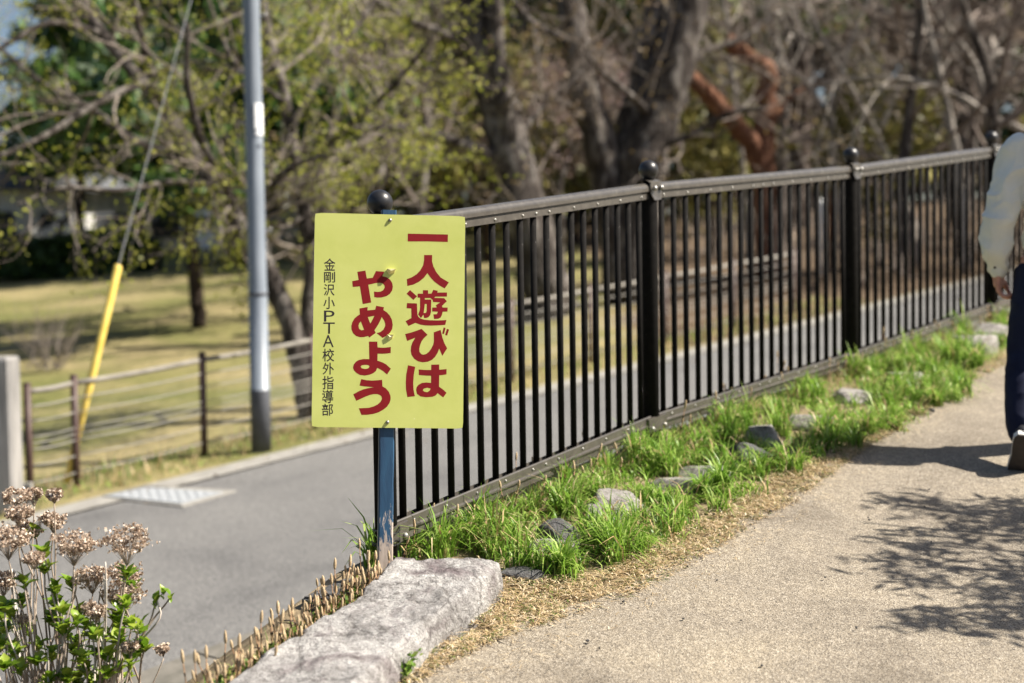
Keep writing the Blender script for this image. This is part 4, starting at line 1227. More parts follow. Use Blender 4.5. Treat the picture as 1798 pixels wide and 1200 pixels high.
lcl = [(78, 966, 4.1), (78, 998, 4.1), (42, 1017, 4.0), (98, 1028, 4.1), (126, 1022, 4.2), (38, 1053, 4.1), (111, 1068, 4.0), (111, 1098, 4.0), (100, 1082, 4.15), (210, 1066, 4.1), (222, 1002, 4.1), (234, 1026, 4.15), (207, 1092, 4.1), (231, 1092, 4.1), (245, 1095, 4.0), (162, 1107, 4.1), (150, 1090, 4.2), (255, 1128, 4.05), (246, 1136, 4.05), (144, 1149, 4.0), (130, 1140, 4.15), (171, 1140, 4.1), (228, 1160, 4.0), (207, 1166, 4.1), (66, 1127, 4.1), (66, 1154, 4.0), (87, 1187, 4.0), (117, 1184, 4.0), (134, 1190, 4.1), (273, 1052, 4.05), (287, 1034, 4.05), (299, 1041, 4.05), (36, 1169, 4.0), (9, 1097, 4.1), (20, 1130, 4.2), (62, 930, 4.2), (8, 1060, 4.0), (180, 1118, 4.2), (50, 1100, 4.25)]
lcl += [(rng.uniform(-5, 235), rng.uniform(1050, 1198), rng.uniform(3.95, 4.35)) for _ in range(26)]
for k, (px, py, d) in enumerate(lcl):
    c = at(px, py, d)
    small = px > 270
    stem_foot = None
    hstem(c - Z * 0.012, 0.0022 if not small else 0.002, k % 3 == 0, at(238, 1135, 4.05) if small else None)
    mb = MB(); nl = 4 if small else rng.randint(9, 14); a0 = rng.uniform(0, 6.28)
    for j in range(nl):
        an = a0 + j * 2.4; el = rng.uniform(0.45, 1.3) if not small else rng.uniform(0.9, 1.4)
        dv = Vector((math.cos(an) * math.cos(el), math.sin(an) * math.cos(el), math.sin(el)))
        L = rng.uniform(0.026, 0.05) * (0.7 if small else 1); vs, fs = leaf_quads(c - Z * 0.012 + Z * rng.uniform(-0.02, 0.008), dv, L, L * rng.uniform(0.6, 0.85))
        mb.add(vs, fs)
    part('leaf_cluster', mb, M['h_leaf'], hyd, True)
for k in range(34):     # bare bleached stalks
    d = rng.uniform(3.95, 4.4); p = at(rng.uniform(-30, 225), rng.uniform(985, 1165), d)
    hstem(p, rng.uniform(0.0012, 0.0026), rng.random() < 0.6)

# ------------------------------------------------------------------ trees
def rperp(d, rg):
    v = Vector((rg.gauss(0, 1), rg.gauss(0, 1), rg.gauss(0, 1))); v = v - d * v.dot(d)
    return v.normalized() if v.length > 1e-4 else d.orthogonal().normalized()

def grow(mb, tips, p, d, L, r, lev, rg, spread=0.8, up=0.05, wob=0.22, kids=(5, 4, 4, 3)):
    d = d.normalized(); n = 4 if lev > 0 else 3; pts = [p.copy()]
    for i in range(n):
        d = (d + rperp(d, rg) * wob + Z * up).normalized(); p = p + d * (L / n); pts.append(p.copy())
    r1 = r * 0.42 if lev > 0 else r * 0.4
    mb.tube(pts, [lerp(r, r1, i / n) for i in range(n + 1)], 5 if lev > 1 else 3, False)
    if lev <= 0:
        tips.append((pts[-1], d)); tips.append((pts[-2], d)); return
    for k in range(kids[lev]):
        t = rg.uniform(0.25, 1.0); i = min(n - 1, int(t * n)); q = lerp(pts[i], pts[i + 1], t * n - i)
        dd = (pts[i + 1] - pts[i]).normalized()
        grow(mb, tips, q, dd + rperp(dd, rg) * spread * rg.uniform(0.6, 1.3), L * rg.uniform(0.42, 0.68), lerp(r, r1, t) * 0.6, lev - 1, rg, spread, up, wob, kids)

def px_line(pts, d0, jit=0.0, rg=None):
    out = []
    for q in pts:
        dd = d0 + (q[2] if len(q) > 2 else 0.0)
        out.append(at(q[0], q[1], dd))
    return out

def make_tree(name, base, label, stems, limbs, d0, bark, twigm, rg, twig_n=40, twig_L=1.2, lev=2, leaf=None, leaf_n=4, leaf_s=0.05, group=None, up=0.05, kids=(4, 4, 4, 3), limb_tw=None, extra_tips=None):
    """stems and limbs: (pixel polyline, start radius px, end radius px); the tree stands d0 metres deep"""
    t = thing(name, base, label, 'tree', group)
    mb = MB(); lines = []
    for grp, sides in ((stems, 14), (limbs, 9)):
        for pts, r0, r1 in grp:
            L3 = catmull(px_line(pts, d0), 5); n = len(L3)
            rad = []
            for i in range(n):
                rr = lerp(r0, r1, i / (n - 1)) * d0 / FPX
                if grp is stems: rr *= 1 + 0.12 * noise.noise(L3[i] * 1.3)
                rad.append(rr)
            for i in range(1, n - 1):
                L3[i] += Vector((rg.gauss(0, 1), rg.gauss(0, 1), 0)) * (rad[i] * 0.10)
            mb.tube(L3, rad, sides)
            lines.append((L3, rad, grp is limbs))
    part('trunk', mb, bark, t, True)
    tw = MB(); tips = []
    for L3, rad, isl in lines:
        n = len(L3)
        cnt = int(twig_n * (1.0 if isl else 0.7))
        for _ in range(cnt):
            a = rg.uniform(0.30 if not isl else 0.12, 1.0); i = min(n - 2, int(a * (n - 1)))
            d = (L3[i + 1] - L3[i]).normalized()
            grow(tw, tips, L3[i], d * 0.7 + rperp(d, rg) * 1.0, twig_L * rg.uniform(0.5, 1.25), min(rad[i] * 0.45, 0.022), lev, rg, 0.75, up, 0.25, kids)
    cro = part('crown', tw, twigm, t)
    if leaf is not None:
        cs = []; 
        for p, d in tips:
            for _ in range(leaf_n):
                cs.append((p.x + rg.gauss(0, 0.05) - base.x, p.y + rg.gauss(0, 0.05) - base.y, p.z + rg.gauss(0, 0.05) - base.z))
        link(bpy.data.objects.new('leaves', soup('leaves', cards(cs, leaf_s, nrng, 1.6), 4, [leaf])), cro)
    return t, tips

DBG = []
def D(p):
    DBG.append(round((p - CAM).dot(_F), 1)); return (p - CAM).dot(_F)

# leaning cherry on the left, just behind the wire fence
r1_ = random.Random(21)
b = onroad(545, 728); d0 = D(b)
make_tree('cherry_tree', b, 'leaning cherry tree with young yellow leaves behind the utility pole',
    [([(545, 728), (532, 655), (508, 570), (470, 480), (420, 395), (350, 285, .3), (270, 170, .6), (180, 60, .9), (105, -45, 1.2)], 24, 9)],
    [([(300, 210, .5), (262, 148, .3), (167, 184, -.1), (90, 232, -.5), (0, 274, -.9), (-90, 300, -1.2)], 9, 3),
     ([(350, 285, .3), (250, 253, .8), (167, 197, 1.2), (67, 140, 1.6), (0, 85, 2.0), (-60, 40, 2.2)], 9, 3),
     ([(275, 175, .5), (255, 90, .2), (240, 25, 0), (225, -50, -.3)], 9, 5),
     ([(410, 385), (395, 320, -.4), (360, 260, -.7), (330, 150, -1.0), (330, 40, -1.2)], 10, 4),
     ([(180, 60, .9), (90, 40, .4), (0, 85, 0), (-70, 120, -.3)], 7, 3),
     ([(440, 420), (460, 350, -.5), (520, 290, -.9), (590, 270, -1.2)], 8, 2.5),
     ([(380, 325), (300, 320, -.6), (210, 335, -1.2), (110, 330, -1.6), (30, 360, -2)], 6, 2),
     ([(250, 150, .5), (300, 115, .2), (370, 110, 0), (420, 130, -.2)], 4, 1.5)],
    d0, M['bark'], M['twig'], r1_, 9, 1.0, 2, M['leaf_spring'], 2, 0.026, kids=(3, 4, 4, 3))
b = onroad(535, 712); d0 = D(b)
make_tree('cherry_tree', b, 'upright cherry tree with hanging yellow green leaves right of the utility pole',
    [([(535, 712), (540, 600), (546, 470), (528, 340), (502, 180, .3), (472, 60, .5), (452, -50, .8)], 17, 7)],
    [([(528, 340), (580, 250, -.3), (650, 190, -.6), (710, 130, -.9), (760, 60, -1.2)], 8, 2.5),
     ([(510, 230), (570, 120, .4), (640, 30, .8), (680, -50, 1)], 7, 3),
     ([(540, 420), (600, 380, -.4), (660, 330, -.8), (710, 270, -1)], 6, 2),
     ([(500, 180), (420, 120, .4), (380, 40, .7), (350, -50, 1)], 6, 2.5),
     ([(535, 380), (490, 400, -.6), (450, 370, -.8), (430, 330, -1)], 4, 1.5)],
    d0, M['bark'], M['twig'], random.Random(5), 10, 1.0, 2, M['leaf_spring'], 3, 0.028, up=-0.03)
# big bare trees in the middle
b = onroad(968, 560); d0 = D(b)
make_tree('bare_tree', b, 'thick bare leaning tree trunk left of the second fence ball, forked low', 
    [([(968, 560), (952, 480), (927, 380), (897, 262), (866, 150), (840, 60), (812, -45)], 46, 32),
     ([(912, 300), (893, 225, -.2), (878, 140, -.3), (872, 60, -.3), (866, -45, -.3)], 20, 13)],
    [([(880, 290), (835, 262, -.3), (745, 236, -.7), (660, 224, -1), (560, 235, -1.4)], 15, 4),
     ([(842, 85), (785, 62, -.3), (735, 42, -.6), (690, 18, -.9), (620, -15, -1.2)], 10, 5),
     ([(862, 120), (800, 95, .4), (730, 120, .8), (660, 110, 1.2)], 8, 2.5),
     ([(890, -10), (930, 35, -.3), (985, 68, -.6)], 7, 5),
     ([(900, 250), (960, 180, .5), (1020, 130, 1), (1080, 60, 1.5)], 7, 3)],
    d0, M['bark'], M['twig'], random.Random(9), 7, 1.7, 2, M['leaf_bud'], 1, 0.04, kids=(3, 3, 3))
b = onroad(1108, 535); d0 = D(b)
make_tree('bare_tree', b, 'bare three stemmed tree directly behind the second fence ball',
    [([(1100, 535), (1082, 410), (1058, 295), (1037, 190), (1012, 80), (995, -45)], 34, 25),
     ([(1112, 535), (1114, 400), (1128, 300), (1160, 190), (1197, 70), (1215, -45)], 46, 33),
     ([(1108, 420), (1108, 290), (1112, 215, .3), (1132, 130, .4), (1150, 40, .5), (1152, -45, .6)], 30, 24)],
    [([(1045, 230), (990, 180, -.4), (940, 170, -.7), (890, 165, -1)], 8, 3),
     ([(1150, 210), (1110, 170, -.6), (1060, 130, -1), (1030, 95, -1.3)], 8, 3),
     ([(1175, 140), (1240, 90, .3), (1300, 70, .6), (1370, 20, 1)], 9, 3),
     ([(1140, 260), (1210, 240, -.5), (1280, 200, -.9), (1340, 190, -1.2)], 8, 3)],
    d0, M['bark'], M['twig'], random.Random(13), 6, 1.7, 2, M['leaf_bud'], 1, 0.04, kids=(3, 3, 3))
# red pine with a snapped top
b = onroad(1350, 485); d0 = D(b)
make_tree('red_pine', b, 'reddish pine trunk with a snapped, bent top behind the fence',
    [([(1350, 485), (1345, 390), (1340, 300), (1345, 200), (1346, 128), (1325, 108, -.2), (1300, 92, -.4), (1276, 70, -.6)], 24, 12),
     ([(1340, 300), (1310, 240, -.3), (1270, 195, -.6), (1215, 140, -.9), (1180, 110, -1.2)], 20, 12)],
    [([(1345, 230), (1380, 180, .4), (1420, 150, .8)], 8, 3)],
    d0, M['bark_pine'], M['twig_dark'], random.Random(17), 6, 1.4, 1)
# thin pale trees at the right
def thin(pts, limbs, basepx, label, seed, r0=9):
    b = onroad(*basepx); d0 = D(b)
    make_tree('thin_tree', b, label, [([basepx] + pts, r0, r0 * 0.45)], limbs, d0, M['bark_pale'], M['bark_pale'], random.Random(seed), 8, 2.0, 2, M['leaf_brown'], 1, 0.05, kids=(3, 3, 4))
thin([(1690, 380), (1680, 270), (1655, 150), (1632, 60), (1610, -50)], [([(1800, 230, 0), (1740, 205, 0), (1690, 172, 0), (1620, 145, 0), (1530, 135, 0), (1450, 150, 0)], 6, 3)], (1695, 480), 'thin pale tree with a long arching branch above the third and fourth posts', 31)
thin([(1745, 300), (1722, 150), (1700, 95), (1650, 30), (1620, -40)], [([(1715, 130), (1760, 90, .4), (1810, 110, .8)], 5, 2)], (1750, 470), 'thin pale tree leaning left just beside the walker\'s shoulder', 32, 8)
thin([(1600, 380), (1560, 280), (1520, 200), (1480, 130), (1440, 60), (1400, -30)], [([(1540, 240), (1580, 150, .3), (1600, 60, .6)], 5, 2)], (1610, 470), 'thin bare tree leaning left above the third fence post', 33, 7)
thin([(1310, 380), (1300, 250), (1285, 130), (1275, 30), (1262, -40)], [([(1295, 200), (1340, 150, .3), (1390, 60, .6)], 4, 2)], (1315, 480), 'slender pale tree in front of the snapped red pine', 34, 6)
thin([(1475, 380), (1460, 270), (1470, 150), (1500, 60), (1540, -40)], [([(1462, 230), (1420, 150, .3), (1350, 100, .6)], 5, 2)], (1480, 475), 'slender bare tree between the pine and the third post', 35, 7)
# dark pine on the lawn
b = onroad(350, 574); d0 = D(b)
def pine_crown(tips_c, base, rg, n, size, mat, flat=0.45, spread=0.55):
    cs = []
    for c in tips_c:
        for _ in range(n):
            cs.append((c.x + rg.gauss(0, spread) - base.x, c.y + rg.gauss(0, spread) - base.y, c.z + rg.gauss(0, spread * flat) - base.z))
    return cs
t, tips = make_tree('pine_tree', b, 'dark pine with a slim bent trunk standing alone on the lawn',
    [([(350, 574), (345, 510), (333, 410), (328, 300), (335, 180), (350, 60), (360, -60)], 13, 8)],
    [([(330, 270), (270, 225, .6), (200, 215, 1.2), (140, 220, 2)], 5, 2), ([(330, 280), (400, 220, -.6), (470, 190, -1.2)], 5, 2), ([(330, 230), (260, 200, -1.2), (190, 220, -2)], 5, 2), ([(338, 150), (400, 110, 1), (470, 130, 2)], 5, 2), ([(345, 100), (280, 60, 1), (210, 80, 2)], 5, 2), ([(332, 260), (320, 225, -2), (310, 220, -3.5)], 5, 2), ([(335, 190), (370, 170, 2.2), (400, 170, 4)], 5, 2)],
    d0, M['bark_dark'], M['bark_dark'], random.Random(41), 5, 1.3, 1, None, up=0.15)
rg = random.Random(2)
cs = pine_crown([p for p, d in tips], b, rg, 34, 0.2, None, 0.5, 0.34)
link(bpy.data.objects.new('needles', soup('needles', cards(cs, 0.17, nrng, 2.2), 4, [M['leaf_pine'], M['leaf_dark']], nrng.choice([0, 1], len(cs)))), [c for c in t.children if c.name.startswith('crown')][0])

# prototypes for the wood behind
def proto(kind, seed):
    rg = random.Random(seed); mb = MB(); tw = MB(); tips = []; cs = []; mi = []
    H = 9.0
    if kind == 'pine':
        pts = [Vector((rg.gauss(0, 0.12) * i, rg.gauss(0, 0.12) * i, H * i / 6)) for i in range(7)]; pts[0] = Vector((0, 0, -0.3))
        L3 = catmull(pts, 3); mb.tube(L3, [lerp(0.20, 0.05, i / (len(L3) - 1)) for i in range(len(L3))], 9)
        for k in range(30):
            z = rg.uniform(0.32, 1.0); i = min(len(L3) - 2, int(z * (len(L3) - 1))); a = rg.uniform(0, 6.28)
            L = lerp(2.6, 0.7, (z - 0.32) / 0.68) * rg.uniform(0.7, 1.2)
            dv = Vector((math.cos(a), math.sin(a), rg.uniform(-0.05, 0.35)))
            e = L3[i] + dv * L; tw.tube([L3[i], lerp(L3[i], e, 0.5) + Z * 0.15, e], [0.05, 0.03, 0.012], 4, False)
            for c in (e, lerp(L3[i], e, 0.7), lerp(L3[i], e, 0.45)):
                for _ in range(60): cs.append((c.x + rg.gauss(0, 0.42), c.y + rg.gauss(0, 0.42), c.z + rg.gauss(0, 0.18)))
        return mb, tw, cards(cs, 0.2, nrng, 2.4), M['bark_dark'], M['bark_dark']
    if kind == 'broad':
        mb.tube([Vector((0, 0, -0.3)), Vector((0.1, 0, 2)), Vector((0, 0.1, 5))], [0.2, 0.16, 0.08], 8)
        for k in range(26):
            v = Vector((rg.gauss(0, 1), rg.gauss(0, 1), rg.gauss(0, 1))).normalized() * rg.uniform(0.5, 1.0)
            c = Vector((v.x * 2.3, v.y * 2.3, 4.6 + v.z * 3.6)); tw.tube([Vector((0, 0, max(1.0, c.z - 1.5))), c], [0.05, 0.015], 4, False)
            for _ in range(150): cs.append((c.x + rg.gauss(0, 0.5), c.y + rg.gauss(0, 0.5), c.z + rg.gauss(0, 0.42)))
        return mb, tw, cards(cs, 0.17, nrng, 1.6), M['bark_dark'], M['bark_dark']
    # bare or budding broadleaf
    pts = [Vector((0, 0, -0.3)), Vector((rg.gauss(0, .15), rg.gauss(0, .15), 1.6)), Vector((rg.gauss(0, .3), rg.gauss(0, .3), 3.4)), Vector((rg.gauss(0, .5), rg.gauss(0, .5), 5.4)), Vector((rg.gauss(0, .8), rg.gauss(0, .8), 7.6))]
    L3 = catmull(pts, 4); n = len(L3)
    mb.tube(L3, [lerp(0.17, 0.04, i / (n - 1)) for i in range(n)], 9)
    for k in range(13):
        t = rg.uniform(0.16, 1.0); i = min(n - 2, int(t * (n - 1))); a = rg.uniform(0, 6.28)
        dv = Vector((math.cos(a), math.sin(a), rg.uniform(0.2, 1.1)))
        grow(tw, tips, L3[i], dv, lerp(3.4, 1.8, t) * rg.uniform(0.7, 1.2), 0.05, 2, rg, 0.8, 0.05, 0.22, (4, 5, 5))
    if kind == 'bud':
        for p, d in tips:
            for _ in range(3): cs.append((p.x + rg.gauss(0, 0.09), p.y + rg.gauss(0, 0.09), p.z + rg.gauss(0, 0.09)))
    else:
        for p, d in tips:
            if rg.random() < 0.25: cs.append((p.x + rg.gauss(0, 0.08), p.y + rg.gauss(0, 0.08), p.z + rg.gauss(0, 0.08)))
    return mb, tw, cards(cs, 0.06, nrng, 1.5), M['bark'], M['twig_dark'] if kind == 'bare' else M['twig']
PROTO = {}
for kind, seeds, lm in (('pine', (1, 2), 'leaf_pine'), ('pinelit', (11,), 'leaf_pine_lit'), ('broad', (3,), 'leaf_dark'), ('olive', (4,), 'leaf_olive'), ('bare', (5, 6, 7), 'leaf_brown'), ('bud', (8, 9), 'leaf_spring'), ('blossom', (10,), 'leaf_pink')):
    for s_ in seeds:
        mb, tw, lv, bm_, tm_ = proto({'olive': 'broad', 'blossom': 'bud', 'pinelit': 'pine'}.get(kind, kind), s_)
        PROTO.setdefault(kind, []).append((mb.mesh('trunk', bm_, smooth=True), tw.mesh('crown', tm_), soup('leaves', lv, 4, [M[lm]])))
KL = {'pinelit': ('pine_tree', 'sunlit yellow green pine'), 'pine': ('pine_tree', 'dark green pine'), 'broad': ('evergreen_tree', 'dense dark evergreen'),
      'olive': ('evergreen_shrub', 'olive green shrub'), 'bare': ('bare_tree', 'bare brown twiggy tree'),
      'bud': ('budding_tree', 'tree with yellow green buds'), 'blossom': ('blossoming_tree', 'pale pink budding tree')}
rg = random.Random(77)
LM = [(0, 'at the far left edge'), (120, 'left of the stay wire'), (230, 'behind the stay wire'), (300, 'between stay wire and lone pine'), (400, 'behind the lone lawn pine'), (480, 'behind the utility pole'),
      (560, 'just right of the utility pole'), (660, "above the sign's left half"), (760, "above the sign's right half"), (850, 'left of the thick leaning trunk'), (940, 'behind the thick leaning trunk'),
      (1040, 'between the two big trunks'), (1130, 'behind the three stemmed tree'), (1230, 'right of the three stemmed tree'), (1320, 'left of the snapped pine'), (1400, 'behind the snapped pine'),
      (1470, 'between snapped pine and third post'), (1530, 'above the third fence post'), (1620, 'right of the third fence post'), (1690, 'left of the fourth fence post'), (1765, 'above the fourth fence post'), (1800, 'at the right edge'), (9999, 'beyond the walker on the right')]
SEEN = {}
def place(kind, px, d, s, sz=None):
    p = park(px, d); nm, lb = KL[kind]
    lb = lb + ', ' + next(t for x, t in LM if px < x)
    k_ = SEEN.get(lb, 0); SEEN[lb] = k_ + 1
    if k_: lb = lb.replace('tree', 'tree set farther back', 1) if 'tree' in lb else lb + ', set farther back'
    o = thing(nm, p, lb, 'shrub' if kind == 'olive' else 'tree', nm.replace('_', ' ') + 's of the wood')
    o.rotation_euler = (0, 0, rg.uniform(0, 6.28)); o.scale = (s, s, sz or s * rg.uniform(0.92, 1.1))
    t3 = rg.choice(PROTO[kind])
    a = link(bpy.data.objects.new('trunk', t3[0]), o); c = link(bpy.data.objects.new('crown', t3[1]), o); link(bpy.data.objects.new('leaves', t3[2]), c)
for kind, px, d, s in [
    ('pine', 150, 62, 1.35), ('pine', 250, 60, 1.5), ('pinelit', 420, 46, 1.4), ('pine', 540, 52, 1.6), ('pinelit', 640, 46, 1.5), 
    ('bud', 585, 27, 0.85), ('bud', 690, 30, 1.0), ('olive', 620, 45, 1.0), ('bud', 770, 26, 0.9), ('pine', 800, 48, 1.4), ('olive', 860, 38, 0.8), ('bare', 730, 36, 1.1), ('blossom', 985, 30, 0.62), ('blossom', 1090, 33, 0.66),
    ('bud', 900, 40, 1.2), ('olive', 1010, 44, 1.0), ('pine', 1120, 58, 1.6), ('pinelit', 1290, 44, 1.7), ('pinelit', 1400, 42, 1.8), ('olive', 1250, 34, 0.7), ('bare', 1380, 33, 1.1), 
    ('olive', 1540, 27, 0.45), ('bare', 1590, 25, 0.9), ('bare', 1700, 27, 1.0), ('bare', 1770, 24, 0.9), ('bare', 1690, 44, 1.3),
    ('bare', 1900, 27, 1.0), ('bare', 1960, 33, 1.1), ('bare', 1330, 45, 1.2), ('broad', 1220, 50, 1.3), ('bare', 960, 50, 1.3), ('broad', 900, 56, 1.4), ('pine', 720, 56, 1.5), ('bare', 2060, 30, 1.1),
    ('pine', -30, 62, 0.5), ('broad', 610, 62, 1.5)]:
    place(kind, px, d, s)

# far wood closing the view: one mass of distant foliage and brush
cs = []; mi = []
rg2 = np.random.default_rng(3)
for px in np.arange(185, 2300, 9):
    d = (62 if px > 620 else 92) + 12 * noise.noise(Vector((px * 0.01, 0, 0))) + rg2.uniform(-5, 5)
    g = park(px, d)
    hmax = 11.5 + 4.0 * noise.noise(Vector((px * 0.012, 5, 0))) + (1.5 if px > 500 else 0)
    if px < 620: hmax *= 1.35
    if px < 260: hmax *= (px - 140) / 120
    hmax *= 1 - 0.45 * math.exp(-((px - 1065) / 45) ** 2) - 0.35 * math.exp(-((px - 1660) / 40) ** 2)
    n = 95
    zz = rg2.uniform(0, 1, n) ** 0.8 * hmax
    for z in zz:
        cs.append((g.x + rg2.normal(0, 0.9), g.y + rg2.normal(0, 1.8), g.z + z))
        v = noise.noise(Vector((px * 0.008, z * 0.25, 2))) + rg2.normal(0, 0.15)
        if px > 1150: mi.append(2 if v > -0.15 else (0 if v > -0.35 else 1))
        elif px > 700: mi.append(1 if v > 0.1 else (2 if v > -0.15 else 0))
        else: mi.append(0 if v > -0.12 else (1 if v > -0.35 else 2))
me = soup('far_wood', cards(cs, 0.62, rg2, 1.5), 4, [M['leaf_pine'], M['leaf_olive'], M['leaf_brown']], mi)
tag(link(bpy.data.objects.new('far_wood', me)), 'distant mixed wood closing the view behind the park', 'wood', kind='stuff')
# brush and brambles under the trees on the right
cs = []; bt = MB(); tp = []
rgb = random.Random(8)
for _ in range(60):
    p = park(rgb.uniform(1150, 2000), rgb.uniform(22, 36))
    for k in range(4):
        grow(bt, tp, p, Vector((rgb.gauss(0, 0.6), rgb.gauss(0, 0.6), 1)), rgb.uniform(0.6, 1.8), 0.016, 1, rgb, 0.8, 0.03, 0.3, (4, 4))
tag(part('brush', bt, M['twig']), 'tangle of dry brush under the trees beyond the road', 'brush', kind='stuff')

# ------------------------------------------------------------------ lawn things on the left
def leaf_mass(base, ext, n, size, rgx):
    c = np.stack([rgx.uniform(-1, 1, n) * ext[0], rgx.uniform(-1, 1, n) * ext[1], rgx.uniform(0, 1, n) * ext[2]], axis=1)
    return c
hb = onroad(118, 486); dH = D(hb)
hed = thing('hedge', hb, 'long dark clipped hedge at the far side of the lawn', 'hedge')
w_ = 152 * dH / FPX; h_ = 82 * dH / FPX
c = leaf_mass(hb, (w_, 1.2, h_), 26000, 0.2, rg2)
sk = np.array([noise.noise(Vector((p[0] * 0.5, p[1] * 0.5, 0))) for p in c])
c[:, 2] *= 0.88 + 0.22 * sk
link(bpy.data.objects.new('foliage', soup('foliage', cards(c, 0.16, rg2, 1.5), 4, [M['leaf_dark']])), hed)
mb = MB()
for k in range(14):
    a = hb + Vector((lerp(-w_, w_, (k + 0.5) / 14), 0, 0)); mb.tube([a, a + Z * h_ * 0.8], [0.06, 0.03], 6)
part('stems', mb, M['bark_dark'], hed)
# twiggy shrub near the left edge
sb_ = onroad(85, 648); tw = MB(); tp = []
rs = random.Random(19)
for _ in range(26):
    grow(tw, tp, sb_ + Vector((rs.gauss(0, 0.12), rs.gauss(0, 0.12), 0)), Vector((rs.gauss(0, 0.45), rs.gauss(0, 0.45), 1)), rs.uniform(0.4, 0.95), 0.011, 1, rs, 0.6, 0.05, 0.2, (3, 4))
tsh = thing('twiggy_shrub', sb_, 'leafless twiggy shrub on the lawn near the left edge', 'shrub')
part('branches', tw, M['twig'], tsh)
# far house and parked van glimpsed below the branches
M['plaster'] = speck('white_plaster', [(0.3, (0.68, 0.67, 0.64)), (0.7, (0.80, 0.79, 0.77))], 1.0, 0.8, 5, 0.05)
M['roof'] = speck('grey_tile_roof', [(0.3, (0.08, 0.085, 0.095)), (0.7, (0.16, 0.165, 0.175))], 3, 0.7, 5, 0.3)
M['glass'] = speck('dark_glass', [(0.3, (0.03, 0.035, 0.04)), (0.7, (0.07, 0.08, 0.09))], 1, 0.12, 2, 0)
M['car_white'] = speck('white_car_paint', [(0.3, (0.80, 0.80, 0.80)), (0.7, (0.84, 0.84, 0.84))], 1, 0.2, 2, 0, spec=0.6)
M['rubber'] = speck('tyre_rubber', [(0.3, (0.02, 0.02, 0.02)), (0.7, (0.035, 0.035, 0.035))], 5, 0.8, 3, 0.1)
def house(px, d, w, h, label):
    g = park(px, d); t = thing('house', g, label, 'house')
    mb = MB(); mb.box(g + Z * (h / 2 - 0.3), Vector((w / 2, 0, 0)), Vector((0, 3.2, 0)), Z * (h / 2 + 0.3)); wl = part('wall', mb, M['plaster'], t)
    mb = MB(); e = 0.6; zt = g.z + h
    A_ = [Vector((g.x + sx_ * (w / 2 + e), g.y + sy_ * (3.2 + e), zt + 0.003)) for sx_, sy_ in ((-1, -1), (1, -1), (1, 1), (-1, 1))]
    B_ = [Vector((g.x - w / 2 + 2.5, g.y, zt + 2.0)), Vector((g.x + w / 2 - 2.5, g.y, zt + 2.0))]
    mb.add(A_ + B_, [(0, 1, 5, 4), (1, 2, 5), (2, 3, 4, 5), (3, 0, 4), (0, 3, 2, 1)]); part('roof', mb, M['roof'], t)
    t.rotation_euler = (0, 0, math.radians(38))
    nwin = max(2, int(w / 2.6))
    for k in range(nwin):
        x = g.x - w / 2 + w * (k + 0.5) / nwin
        mb = MB(); mb.box((x, g.y - 3.22, g.z + h * 0.5), Vector((0.75, 0, 0)), Vector((0, 0.04, 0)), Z * 0.55); wi = part('window', mb, M['roof'], t)
        for s_ in (-1, 1):
            mb = MB(); mb.box((x + s_ * 0.35, g.y - 3.265, g.z + h * 0.5), Vector((0.31, 0, 0)), Vector((0, 0.012, 0)), Z * 0.48); part('pane', mb, M['glass'], wi)
house(60, 66, 13, 3.0, 'long white house behind the hedge at the far left')
house(300, 72, 9, 3.2, 'white house glimpsed between the hedge and the white van')
house(500, 70, 8, 3.0, 'white house behind the leaning cherry trunk')
